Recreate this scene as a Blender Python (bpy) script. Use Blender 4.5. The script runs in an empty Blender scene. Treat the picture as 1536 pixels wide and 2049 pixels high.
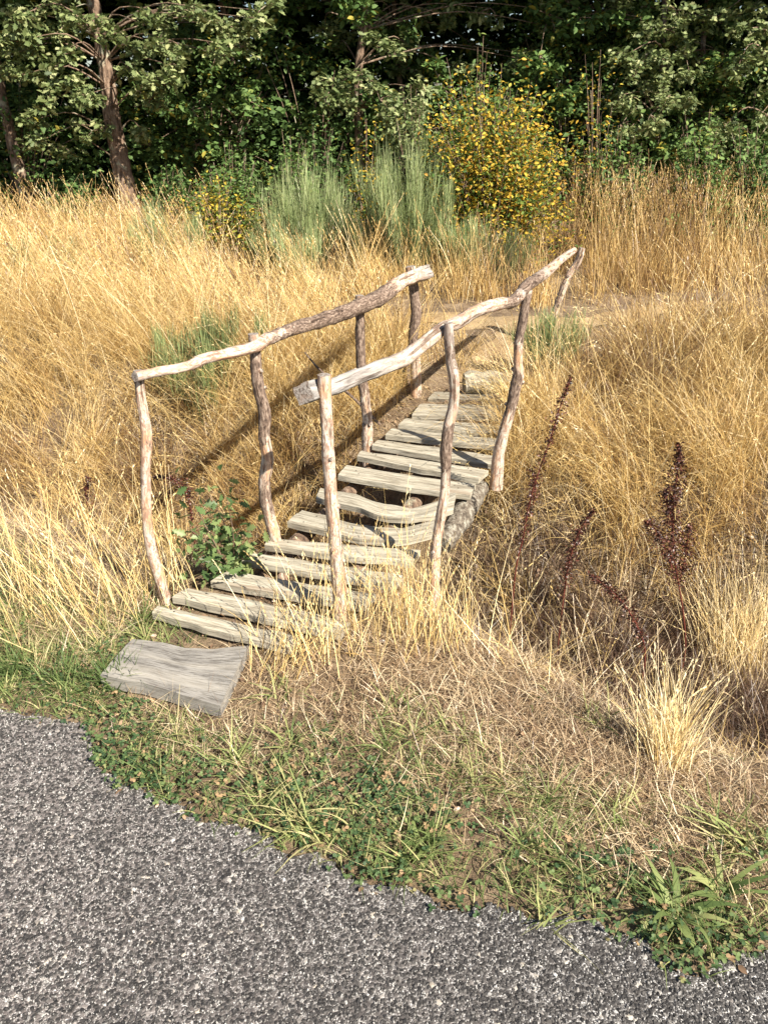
import bpy, math, random
import numpy as np
rng = np.random.default_rng(7); random.seed(7)
R = math.radians
scn = bpy.context.scene; col = scn.collection

# ------------------------------------------------------------------ camera, sky, sun, exposure
F_PX, CX, CY, CAM_H, PITCH = 1600.0, 768.0, 1024.5, 1.6, R(26.7)
cam = bpy.data.cameras.new('camera'); co = bpy.data.objects.new('camera', cam); col.objects.link(co)
cam.sensor_fit = 'VERTICAL'; cam.sensor_height = 36; cam.lens = 36*F_PX/2049
cam.clip_start = .05; cam.clip_end = 600
co.location = (0, 0, CAM_H); co.rotation_euler = (math.pi/2-PITCH, 0, 0); scn.camera = co
SUN_EL = R(41); SUN_AZ = math.atan2(.67, -.74)
w = bpy.data.worlds.new('World'); scn.world = w; w.use_nodes = True
wn = w.node_tree; bg = wn.nodes['Background']; sk = wn.nodes.new('ShaderNodeTexSky')
sk.sky_type = 'NISHITA'; sk.sun_disc = False; sk.sun_elevation = SUN_EL; sk.sun_rotation = SUN_AZ
wn.links.new(sk.outputs[0], bg.inputs[0]); bg.inputs[1].default_value = .052
sl = bpy.data.lights.new('sun', 'SUN'); so = bpy.data.objects.new('sun', sl); col.objects.link(so)
sl.energy = 5.0; sl.angle = R(.5); sl.color = (1, .91, .77)
from mathutils import Vector, noise as mnoise
sv = Vector((math.sin(SUN_AZ)*math.cos(SUN_EL), math.cos(SUN_AZ)*math.cos(SUN_EL), math.sin(SUN_EL)))
so.rotation_euler = sv.to_track_quat('Z', 'Y').to_euler(); so.location = (4, -4, 8)
scn.view_settings.view_transform = 'Standard'; scn.view_settings.look = 'None'
scn.view_settings.gamma = 1; scn.view_settings.exposure = 1.2
scn.cycles.max_bounces = 5; scn.cycles.diffuse_bounces = 3; scn.cycles.glossy_bounces = 2
scn.cycles.transmission_bounces = 3; scn.cycles.caustics_reflective = False; scn.cycles.caustics_refractive = False

# ------------------------------------------------------------------ measuring
cp, sp_ = math.cos(PITCH), math.sin(PITCH)
def ray(px, py):
    a = (px-CX)/F_PX; b = (CY-py)/F_PX
    return a, b*sp_+cp, b*cp-sp_
def P(px, py, z=0.):
    x, y, dz = ray(px, py); t = (z-CAM_H)/dz
    return np.array((x*t, y*t, z))
def PY(px, py, Y):
    x, y, dz = ray(px, py); t = Y/y
    return np.array((x*t, Y, CAM_H+dz*t))
def sst(e0, e1, v):
    t = np.clip((v-e0)/(e1-e0), 0, 1); return t*t*(3-2*t)
NX, NY = .36, .933
def Q(x, y): return NX*x+NY*y
def H(x, y):
    x = np.asarray(x, float); y = np.asarray(y, float); q = Q(x, y)
    z = .03*sst(1.3, 2.0, q)
    d = (q-3.15+.22*sst(.1, .9, x))/(.68+.1*sst(.1, .9, x))
    z = z-.72*np.exp(-np.abs(d)**4.2)
    z = z+.012*np.clip(q-4.2, 0, 50)
    z = z+.22*np.exp(-((x-2.6)/1.1)**2-((y-4.9)/.9)**2)+.18*np.exp(-((x+2.6)/1.4)**2-((y-5.6)/1.2)**2)
    z = z-.04*np.exp(-((x-1.3)/.5)**2-((y-2.0)/.3)**2)*sst(1.3, 1.7, q)
    a = .02*sst(1.6, 3, q)+.035*sst(3.7, 4.1, q)*(1-sst(7, 8, q))
    return z+a*(np.sin(x*3.1+y*1.7)*.5+np.sin(x*7.3-y*5.1+1)*.3+np.sin(y*9.7+x*2.2)*.3)
def PG(px, py):
    z = 0.
    for _ in range(14):
        p = P(px, py, z); z = .5*z+.5*float(H(p[0], p[1]))
    return np.array((p[0], p[1], float(H(p[0], p[1]))))

# ------------------------------------------------------------------ materials
def nodes(name):
    m = bpy.data.materials.new(name); m.use_nodes = True
    nt = m.node_tree; nt.nodes.clear()
    out = nt.nodes.new('ShaderNodeOutputMaterial'); return m, nt, out
def N(nt, t, **k):
    n = nt.nodes.new(t)
    for a, b in k.items():
        if a.startswith('i_'): n.inputs[a[2:].replace('_', ' ')].default_value = b
        else: setattr(n, a, b)
    return n
def ramp(nt, stops, src, interp='LINEAR'):
    r = nt.nodes.new('ShaderNodeValToRGB'); r.color_ramp.interpolation = interp
    e = r.color_ramp.elements
    while len(e) < len(stops): e.new(.5)
    for el, (p, c) in zip(e, stops):
        el.position = p; el.color = (*c, 1) if len(c) == 3 else c
    nt.links.new(src, r.inputs[0]); return r
def mix(nt, fac, a, b, bt='MIX'):
    m = nt.nodes.new('ShaderNodeMix'); m.data_type = 'RGBA'; m.blend_type = bt
    for s, v in ((m.inputs[0], fac), (m.inputs[6], a), (m.inputs[7], b)):
        if hasattr(v, 'links') or hasattr(v, 'is_linked'): nt.links.new(v, s)
        else: s.default_value = v if isinstance(v, float) else (*v, 1)
    return m.outputs[2]
def attr(nt, n): return N(nt, 'ShaderNodeAttribute', attribute_name=n)
def blade_mat(name, stops, trans=.35, gloss=.05, rough=.45):
    m, nt, out = nodes(name); a = attr(nt, 'tint')
    c = ramp(nt, stops, a.outputs['Fac']).outputs[0]
    d = N(nt, 'ShaderNodeBsdfDiffuse'); t = N(nt, 'ShaderNodeBsdfTranslucent'); g = N(nt, 'ShaderNodeBsdfGlossy')
    g.inputs['Roughness'].default_value = rough; g.inputs['Color'].default_value = (1, 1, 1, 1)
    nt.links.new(c, d.inputs[0]); nt.links.new(c, t.inputs[0])
    s1 = N(nt, 'ShaderNodeMixShader'); s1.inputs[0].default_value = trans
    nt.links.new(d.outputs[0], s1.inputs[1]); nt.links.new(t.outputs[0], s1.inputs[2])
    s2 = N(nt, 'ShaderNodeMixShader'); s2.inputs[0].default_value = gloss
    nt.links.new(s1.outputs[0], s2.inputs[1]); nt.links.new(g.outputs[0], s2.inputs[2])
    nt.links.new(s2.outputs[0], out.inputs[0]); return m
M = {}
M['straw'] = blade_mat('dry_straw', [(0, (.13, .065, .03)), (.2, (.35, .215, .085)), (.45, (.62, .425, .16)), (.75, (.78, .60, .27)), (1, (.85, .73, .47))], .25)
M['thatch'] = blade_mat('dead_thatch', [(0, (.08, .045, .03)), (.3, (.26, .165, .095)), (.55, (.50, .37, .22)), (.8, (.70, .56, .36)), (1, (.78, .68, .49))], .2)
M['green'] = blade_mat('green_blades', [(0, (.05, .095, .03)), (.35, (.13, .19, .06)), (.6, (.25, .31, .11)), (.8, (.44, .43, .19)), (1, (.58, .50, .28))], .35, .015, .6)
M['clover'] = blade_mat('clover_leaf', [(0, (.03, .065, .03)), (.5, (.08, .14, .055)), (.78, (.17, .23, .085)), (.9, (.32, .31, .14)), (1, (.40, .27, .15))], .3, .015, .6)
M['broom'] = blade_mat('broom_twigs', [(0, (.10, .11, .045)), (.4, (.17, .22, .085)), (.8, (.30, .38, .16)), (1, (.42, .46, .24))], .25)
M['oak_leaf'] = blade_mat('oak_leaves', [(0, (.045, .08, .025)), (.5, (.13, .175, .06)), (.85, (.24, .29, .115)), (1, (.36, .38, .18))], .25, .025, .6)
M['dark_leaf'] = blade_mat('dark_green_leaves', [(0, (.035, .07, .022)), (.6, (.085, .155, .042)), (.9, (.17, .26, .075)), (1, (.32, .28, .05))], .25, .015, .6)
M['yellow_leaf'] = blade_mat('yellowing_leaves', [(0, (.07, .14, .035)), (.38, (.20, .27, .06)), (.5, (.48, .40, .06)), (.8, (.70, .46, .06)), (1, (.50, .24, .07))], .35, .01, .6)
M['sapling'] = blade_mat('sapling_leaves', [(0, (.055, .10, .035)), (.6, (.13, .20, .07)), (1, (.26, .31, .12))], .3, .02)
M['dock'] = blade_mat('dock_seeds', [(0, (.022, .009, .007)), (.6, (.075, .024, .016)), (1, (.16, .06, .035))], .1, .04)
M['litter'] = blade_mat('dead_leaves', [(0, (.09, .05, .03)), (.5, (.24, .15, .09)), (1, (.42, .30, .19))], .15)

def wood_mat(name, kind):
    m, nt, out = nodes(name); a = attr(nt, 'wood_co')
    def nz(scale, det=6, rough=.6, dist=0., off=0., zs=1.):
        mp = N(nt, 'ShaderNodeMapping'); mp.inputs['Scale'].default_value = (1, 1, zs); mp.inputs['Location'].default_value = (off, off*.7, off*.3)
        nt.links.new(a.outputs['Vector'], mp.inputs[0])
        n = N(nt, 'ShaderNodeTexNoise'); n.inputs['Scale'].default_value = scale
        n.inputs['Detail'].default_value = det; n.inputs['Roughness'].default_value = rough; n.inputs['Distortion'].default_value = dist
        nt.links.new(mp.outputs[0], n.inputs['Vector']); return n.outputs[0]
    grain = nz(260, 5, .65); mid = nz(60, 5, .6, .5, 3.); big = nz(22, 4, .55, .3, 9.)
    if kind == 'post':
        base = ramp(nt, [(.3, (.34, .25, .19)), (.42, (.52, .42, .34)), (.55, (.64, .55, .46)), (.75, (.74, .68, .60))], nz(60, 5, .6, .5, 3., 2.)).outputs[0]
        org = ramp(nt, [(.53, (0, 0, 0)), (.62, (.8, .8, .8))], nz(24, 4, .6, .4, 5., 1.6)).outputs[0]
        base = mix(nt, org, base, (.60, .33, .17))
        fl = ramp(nt, [(.50, (0, 0, 0)), (.55, (.9, .9, .9))], nz(95, 5, .75, .8, 7., 3.)).outputs[0]
        base = mix(nt, fl, base, (.36, .22, .16))
        gr = attr(nt, 'grey').outputs['Fac']
        base = mix(nt, gr, base, ramp(nt, [(.35, (.13, .12, .115)), (.55, (.34, .33, .32)), (.7, (.48, .47, .45))], mid).outputs[0])
        ad0 = N(nt, 'ShaderNodeMath', operation='MULTIPLY_ADD'); nt.links.new(attr(nt, 'barky').outputs['Fac'], ad0.inputs[0]); ad0.inputs[1].default_value = .55; nt.links.new(nz(34, 7, .75, .5, 13., 2.2), ad0.inputs[2])
        bm = ramp(nt, [(.79, (0, 0, 0)), (.83, (1, 1, 1))], ad0.outputs[0]).outputs[0]
        bcol = ramp(nt, [(.36, (.06, .042, .034)), (.5, (.19, .135, .105)), (.64, (.38, .30, .24))], nz(120, 5, .7, 0, 1., 2.5)).outputs[0]
        base = mix(nt, bm, base, bcol)
        crk = ramp(nt, [(.36, (.25, .21, .18)), (.42, (1, 1, 1))], nz(75, 3, .5, 0, 21., .5)).outputs[0]
        base = mix(nt, .8, base, crk, 'MULTIPLY')
        base = mix(nt, .3, base, ramp(nt, [(.35, (.30, .27, .24)), (.6, (1, 1, 1))], grain).outputs[0], 'MULTIPLY')
        bs = .8
    elif kind == 'grey':
        mid = nz(42, 7, .7, .6, 3., 2.6)
        base = ramp(nt, [(.3, (.12, .11, .10)), (.5, (.25, .24, .225)), (.75, (.36, .345, .32))], mid).outputs[0]
        base = mix(nt, .75, base, ramp(nt, [(.40, (.30, .28, .26)), (.52, (1, 1, 1))], grain).outputs[0], 'MULTIPLY')
        lt = ramp(nt, [(.48, (0, 0, 0)), (.7, (.6, .6, .6))], big).outputs[0]
        base = mix(nt, lt, base, (.40, .375, .33)); bs = .4
    else:
        base = ramp(nt, [(.28, (.20, .17, .13)), (.5, (.40, .37, .295)), (.75, (.56, .53, .445))], mid).outputs[0]
        base = mix(nt, .6, base, ramp(nt, [(.36, (.22, .19, .15)), (.52, (1, 1, 1))], grain).outputs[0], 'MULTIPLY')
        kn = ramp(nt, [(.62, (0, 0, 0)), (.72, (1, 1, 1))], big).outputs[0]
        base = mix(nt, kn, base, (.27, .22, .165)); bs = .45
    tn = attr(nt, 'tint'); tr = ramp(nt, [(0, (.72, .70, .68)), (1, (1.0, 1.0, 1.0))], tn.outputs['Fac']).outputs[0]
    base = mix(nt, 1., base, tr, 'MULTIPLY')
    b = N(nt, 'ShaderNodeBsdfPrincipled'); b.inputs['Roughness'].default_value = .8
    b.inputs['Specular IOR Level'].default_value = .25
    nt.links.new(base, b.inputs['Base Color'])
    bp = N(nt, 'ShaderNodeBump'); bp.inputs['Strength'].default_value = bs; bp.inputs['Distance'].default_value = .004
    ad = N(nt, 'ShaderNodeMath', operation='MULTIPLY_ADD'); nt.links.new(grain, ad.inputs[0]); ad.inputs[1].default_value = .6; nt.links.new(mid, ad.inputs[2])
    nt.links.new(ad.outputs[0], bp.inputs['Height']); nt.links.new(bp.outputs[0], b.inputs['Normal'])
    nt.links.new(b.outputs[0], out.inputs[0]); return m
m, nt, out = nodes('rusty_nail'); b = N(nt, 'ShaderNodeBsdfPrincipled'); b.inputs['Base Color'].default_value = (.035, .022, .016, 1); b.inputs['Roughness'].default_value = .8; nt.links.new(b.outputs[0], out.inputs[0]); M['nail'] = m
M['post'] = wood_mat('peeling_branch_wood', 'post'); M['grey'] = wood_mat('silver_grey_board', 'grey'); M['plank'] = wood_mat('weathered_plank', 'plank')

def surf_mat(name, build):
    m, nt, out = nodes(name); b = N(nt, 'ShaderNodeBsdfPrincipled'); nt.links.new(b.outputs[0], out.inputs[0])
    tc = N(nt, 'ShaderNodeTexCoord'); build(nt, b, tc.outputs['Object']); return m
def noise(nt, co_, s, d=5, r=.6, dist=0.):
    n = N(nt, 'ShaderNodeTexNoise'); n.inputs['Scale'].default_value = s; n.inputs['Detail'].default_value = d
    n.inputs['Roughness'].default_value = r; n.inputs['Distortion'].default_value = dist
    nt.links.new(co_, n.inputs['Vector']); return n.outputs[0]
def b_asphalt(nt, b, c):
    wp = N(nt, 'ShaderNodeTexNoise'); wp.inputs['Scale'].default_value = 60; nt.links.new(c, wp.inputs['Vector'])
    va = N(nt, 'ShaderNodeVectorMath', operation='MULTIPLY_ADD'); nt.links.new(wp.outputs['Color'], va.inputs[0])
    va.inputs[1].default_value = (.006, .006, .0); nt.links.new(c, va.inputs[2])
    v = N(nt, 'ShaderNodeTexVoronoi', feature='F1'); v.inputs['Scale'].default_value = 88; v.inputs['Randomness'].default_value = 1
    e = N(nt, 'ShaderNodeTexVoronoi', feature='DISTANCE_TO_EDGE'); e.inputs['Scale'].default_value = 88
    for k in (v, e): nt.links.new(va.outputs[0], k.inputs['Vector'])
    sx = N(nt, 'ShaderNodeSeparateColor'); nt.links.new(v.outputs['Color'], sx.inputs[0])
    stone = ramp(nt, [(0, (.022, .020, .020)), (.6, (.045, .041, .039)), (.86, (.08, .075, .07)), (.94, (.17, .155, .145)), (.975, (.45, .43, .40)), (1, (.55, .48, .38))], sx.outputs[0]).outputs[0]
    fine = noise(nt, c, 300, 2, .6)
    gap = ramp(nt, [(.48, (.03, .028, .028)), (.54, (.40, .39, .38)), (.62, (.85, .84, .83))], fine).outputs[0]
    em = ramp(nt, [(.08, (1, 1, 1)), (.26, (0, 0, 0))], e.outputs['Distance']).outputs[0]
    pat = ramp(nt, [(.40, (.0, .0, .0)), (.62, (1, 1, 1))], noise(nt, c, 45, 4, .75)).outputs[0]
    em = mix(nt, 1., em, pat, 'MULTIPLY')
    cc = mix(nt, em, stone, gap)
    worn = ramp(nt, [(.38, (0, 0, 0)), (.66, (.35, .35, .35))], noise(nt, c, 1.4, 3, .5)).outputs[0]
    # paler brown-grey towards the left of the lane
    sp = N(nt, 'ShaderNodeSeparateXYZ'); nt.links.new(c, sp.inputs[0])
    mr = N(nt, 'ShaderNodeMapRange'); nt.links.new(sp.outputs[0], mr.inputs[0]); mr.inputs[1].default_value = .35; mr.inputs[2].default_value = -.9; mr.inputs[3].default_value = .0; mr.inputs[4].default_value = .42
    cc = mix(nt, mr.outputs[0], cc, (.27, .235, .225)); cc = mix(nt, worn, cc, (.17, .155, .15))
    nt.links.new(cc, b.inputs['Base Color']); b.inputs['Roughness'].default_value = .62
    h = N(nt, 'ShaderNodeMath', operation='MULTIPLY_ADD'); nt.links.new(sx.outputs[1], h.inputs[0]); h.inputs[1].default_value = .35
    er = ramp(nt, [(0, (0, 0, 0)), (.3, (1, 1, 1))], e.outputs['Distance']).outputs[0]; nt.links.new(er, h.inputs[2])
    bp = N(nt, 'ShaderNodeBump'); bp.inputs['Strength'].default_value = .6; bp.inputs['Distance'].default_value = .003
    nt.links.new(h.outputs[0], bp.inputs['Height']); nt.links.new(bp.outputs[0], b.inputs['Normal'])
M['asphalt'] = surf_mat('asphalt', b_asphalt)
m, nt, out = nodes('stone_chips'); b = N(nt, 'ShaderNodeBsdfPrincipled'); nt.links.new(b.outputs[0], out.inputs[0]); b.inputs['Roughness'].default_value = .5
nt.links.new(ramp(nt, [(0, (.024, .0225, .0225)), (.5, (.056, .052, .050)), (.64, (.095, .089, .085)), (.72, (.19, .185, .18)), (1, (.50, .49, .475))], attr(nt, 'tint').outputs['Fac']).outputs[0], b.inputs['Base Color']); M['chip'] = m
def b_soil(nt, b, c):
    n1 = noise(nt, c, 9, 8, .65); n2 = noise(nt, c, 90, 5, .7)
    c1 = ramp(nt, [(.3, (.12, .08, .05)), (.5, (.24, .17, .105)), (.7, (.42, .32, .21))], n1).outputs[0]
    c2 = mix(nt, .6, c1, ramp(nt, [(.3, (.4, .35, .3)), (.6, (1, 1, 1))], n2).outputs[0], 'MULTIPLY')
    nt.links.new(c2, b.inputs['Base Color']); b.inputs['Roughness'].default_value = .95
    bp = N(nt, 'ShaderNodeBump'); bp.inputs['Strength'].default_value = 1; bp.inputs['Distance'].default_value = .02
    nt.links.new(n2, bp.inputs['Height']); nt.links.new(bp.outputs[0], b.inputs['Normal'])
M['soil'] = surf_mat('dry_soil', b_soil)
def b_path(nt, b, c):
    n1 = noise(nt, c, 5, 8, .65); n2 = noise(nt, c, 70, 5, .7)
    c1 = ramp(nt, [(.35, (.27, .18, .09)), (.6, (.46, .34, .19))], n1).outputs[0]
    c2 = mix(nt, .5, c1, ramp(nt, [(.35, (.5, .45, .4)), (.6, (1, 1, 1))], n2).outputs[0], 'MULTIPLY')
    nt.links.new(c2, b.inputs['Base Color']); b.inputs['Roughness'].default_value = .95
    bp = N(nt, 'ShaderNodeBump'); bp.inputs['Strength'].default_value = .8; bp.inputs['Distance'].default_value = .015
    nt.links.new(n2, bp.inputs['Height']); nt.links.new(bp.outputs[0], b.inputs['Normal'])
M['path'] = surf_mat('sandy_path', b_path)
def b_bark(nt, b, c):
    mp = N(nt, 'ShaderNodeMapping'); mp.inputs['Scale'].default_value = (1, 1, .3); nt.links.new(c, mp.inputs[0])
    n1 = noise(nt, mp.outputs[0], 28, 6, .65); n2 = noise(nt, c, 7, 5, .6)
    c1 = ramp(nt, [(.35, (.055, .035, .025)), (.5, (.19, .125, .085)), (.68, (.36, .27, .20))], n1).outputs[0]
    li = ramp(nt, [(.56, (0, 0, 0)), (.66, (.8, .8, .8))], n2).outputs[0]
    c1 = mix(nt, li, c1, (.42, .41, .30)); nt.links.new(c1, b.inputs['Base Color']); b.inputs['Roughness'].default_value = .9
    bp = N(nt, 'ShaderNodeBump'); bp.inputs['Strength'].default_value = 1; bp.inputs['Distance'].default_value = .03
    nt.links.new(n1, bp.inputs['Height']); nt.links.new(bp.outputs[0], b.inputs['Normal'])
M['bark'] = surf_mat('oak_bark', b_bark)
def b_lichen(nt, b, c):
    n1 = noise(nt, c, 40, 6, .7)
    c1 = ramp(nt, [(.38, (.06, .048, .036)), (.52, (.19, .16, .125)), (.66, (.40, .40, .34))], n1).outputs[0]
    nt.links.new(c1, b.inputs['Base Color']); b.inputs['Roughness'].default_value = .95
    bp = N(nt, 'ShaderNodeBump'); bp.inputs['Strength'].default_value = 1; bp.inputs['Distance'].default_value = .015
    nt.links.new(n1, bp.inputs['Height']); nt.links.new(bp.outputs[0], b.inputs['Normal'])
M['lichen'] = surf_mat('lichened_wood', b_lichen)

# ------------------------------------------------------------------ object helpers
def tag(o, label=None, cat=None, group=None, kind=None):
    for k, v in (('label', label), ('category', cat), ('group', group), ('kind', kind)):
        if v: o[k] = v
    return o
def empty(name, loc, label, cat, group=None):
    o = bpy.data.objects.new(name, None); col.objects.link(o); o.location = tuple(float(v) for v in loc); o.empty_display_size = .1
    return tag(o, label, cat, group)
class MB:
    """collects vertices and faces (numpy) into ONE mesh object"""
    def __init__(s): s.v = []; s.f = {3: [], 4: []}; s.at = {}; s.n = 0
    def add(s, v, f, **at):
        v = np.asarray(v, float).reshape(-1, 3); f = np.asarray(f, np.int64)
        s.v.append(v)
        if f.size: s.f[f.shape[1]].append(f+s.n)
        for k in ('tint', 'barky', 'grey', 'wood_co'):
            if k in at: s.at.setdefault(k, []).append((s.n, np.asarray(at[k], float)))
        s.n += len(v)
    def build(s, name, mat, parent=None, smooth=True):
        V = np.concatenate(s.v) if s.v else np.zeros((0, 3))
        org = np.zeros(3)
        if parent is not None: org = np.array(parent.parent.location) if parent.parent else np.array(parent.location)
        V = V-org
        me = bpy.data.meshes.new(name)
        tri = np.concatenate(s.f[3]) if s.f[3] else np.zeros((0, 3), np.int64)
        qd = np.concatenate(s.f[4]) if s.f[4] else np.zeros((0, 4), np.int64)
        me.vertices.add(len(V)); me.vertices.foreach_set('co', V.astype(np.float32).ravel())
        nl = tri.size+qd.size; me.loops.add(nl); me.loops.foreach_set('vertex_index', np.concatenate([tri.ravel(), qd.ravel()]).astype(np.int32))
        me.polygons.add(len(tri)+len(qd))
        st = np.concatenate([np.arange(len(tri))*3, tri.size+np.arange(len(qd))*4]).astype(np.int32)
        me.polygons.foreach_set('loop_start', st)
        me.polygons.foreach_set('use_smooth', np.full(len(st), smooth))
        me.update(calc_edges=True); me.validate()
        for k, ls in s.at.items():
            dim = 3 if k == 'wood_co' else 1
            a = np.zeros((len(V), dim)); 
            for o0, arr in ls:
                arr = arr.reshape(-1, dim); a[o0:o0+len(arr)] = arr
            at = me.attributes.new(k, 'FLOAT_VECTOR' if dim == 3 else 'FLOAT', 'POINT')
            at.data.foreach_set('vector' if dim == 3 else 'value', a.astype(np.float32).ravel())
        me.materials.append(mat); o = bpy.data.objects.new(name, me); col.objects.link(o)
        if parent is not None:
            o.parent = parent
        return o

# blades: base (N,3); az = azimuth of lean; th0 start angle from vertical; kap total bend; L length; w width
def blades(mb, base, az, th0, kap, L, wd, tint, nseg=4, clamp=True, tip=.15, twist=None, face=None):
    n = len(base); B = lambda v: np.broadcast_to(np.asarray(v, float), (n,)).copy()
    az, th0, kap, L, wd, tint = map(B, (az, th0, kap, L, wd, tint))
    tw = rng.normal(0, .35, n) if twist is None else B(twist)
    p = np.array(base, float); pts = [p.copy()]; tg = []
    for k in range(nseg):
        th = th0+kap*(k+.5)/nseg; a = az+tw*(k/nseg)
        d = np.stack([np.sin(th)*np.cos(a), np.sin(th)*np.sin(a), np.cos(th)], 1); tg.append(d)
        p = p+d*(L/nseg)[:, None]
        if clamp:
            p[:, 2] = np.maximum(p[:, 2], H(p[:, 0], p[:, 1])+.008)
        pts.append(p.copy())
    pts = np.stack(pts, 1)                                    # n,nseg+1,3
    fa = rng.uniform(0, 2*np.pi, n) if face is None else B(face)
    side = np.stack([np.cos(fa), np.sin(fa), np.zeros(n)], 1)
    t = np.linspace(0, 1, nseg+1)
    prof = np.clip(1-t**2.2, tip, 1)[None, :, None]*(.5*wd)[:, None, None]
    a_ = pts-side[:, None, :]*prof; b_ = pts+side[:, None, :]*prof
    V = np.stack([a_, b_], 2).reshape(n, -1, 3)
    k = np.arange(nseg)*2
    fl = np.stack([k, k+1, k+3, k+2], 1)
    Fc = (np.arange(n)*(nseg+1)*2)[:, None, None]+fl[None]
    mb.add(V.reshape(-1, 3), Fc.reshape(-1, 4), tint=np.repeat(tint, (nseg+1)*2))
    return pts
def seed_heads(mb, pts, tint, nsp=7, ln=.014, wd=.0035, frac=.25, spread=.5):
    """short spikelets set round the top of each stem"""
    n, k, _ = pts.shape
    last = pts[:, -1]; prev = pts[:, -2]; d = last-prev; dl = np.linalg.norm(d, axis=1, keepdims=True)+1e-6; d = d/dl
    tot = dl[:, 0]*(k-1)*frac
    for i in range(nsp):
        u = (i+rng.random(n))/nsp
        b = last-d*(tot*u)[:, None]
        az = rng.uniform(0, 2*np.pi, n)
        e = d+spread*np.stack([np.cos(az), np.sin(az), np.full(n, -.1)], 1)*rng.uniform(.4, 1, n)[:, None]
        e /= np.linalg.norm(e, axis=1, keepdims=True)
        l = ln*rng.uniform(.7, 1.4, n)
        s = np.cross(e, rng.normal(size=(n, 3))); s /= np.linalg.norm(s, axis=1, keepdims=True)+1e-6
        V = np.stack([b, b+e*(l*.45)[:, None]+s*wd*.5, b+e*l[:, None], b+e*(l*.45)[:, None]-s*wd*.5], 1)
        F_ = np.arange(n)[:, None]*4+np.arange(4)[None]
        mb.add(V.reshape(-1, 3), F_, tint=np.repeat(tint, 4))
# ---- leaf templates: x along the leaf, y across, z up
def leaf_tmpl(prof, fold=.25, droop=.15):
    xs = np.array([p[0] for p in prof]); ws = np.array([p[1] for p in prof]); n = len(xs)
    z = -droop*xs**2
    mid = np.stack([xs, 0*xs, z], 1); l = np.stack([xs, ws, z+fold*ws], 1); r = np.stack([xs, -ws, z+fold*ws], 1)
    V = np.concatenate([mid, l, r]); F_ = []
    for i in range(n-1):
        F_.append((i, i+1, n+i+1, n+i)); F_.append((i, 2*n+i, 2*n+i+1, i+1))
    return V, np.array(F_)
T_OAK = leaf_tmpl([(0, .01), (.18, .07), (.30, .2), (.38, .1), (.52, .3), (.6, .15), (.76, .27), (.84, .12), (1, .01)])
T_OVAL = leaf_tmpl([(0, .02), (.3, .24), (.65, .24), (1, .01)])
T_DIA = leaf_tmpl([(0, .0), (.45, .3), (1, .0)])
T_STRIP = leaf_tmpl([(0, .03), (.25, .08), (.6, .09), (1, .01)], .3, .5)
def rot_rand(n, up=.6, droop=0., yaw=None):
    """random leaf frames; up = how strongly normals point upward"""
    nz = rng.normal(size=(n, 3)); nz[:, 2] = np.abs(nz[:, 2])+up; nz /= np.linalg.norm(nz, axis=1, keepdims=True)
    a = rng.uniform(0, 2*np.pi, n) if yaw is None else yaw
    x = np.stack([np.cos(a), np.sin(a), np.full(n, -droop)], 1); x -= nz*np.sum(x*nz, 1)[:, None]
    x /= np.linalg.norm(x, axis=1, keepdims=True); y = np.cross(nz, x)
    return np.stack([x, y, nz], 2)
def scatter(mb, T, pos, Rm, size, tint):
    V, F_ = T; n = len(pos); size = np.broadcast_to(size, (n,))
    W = np.einsum('nij,kj->nki', Rm, V)*size[:, None, None]+np.asarray(pos)[:, None, :]
    Fc = (np.arange(n)*len(V))[:, None, None]+F_[None]
    mb.add(W.reshape(-1, 3), Fc.reshape(-1, F_.shape[1]), tint=np.repeat(np.broadcast_to(tint, (n,)), len(V)))

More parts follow.
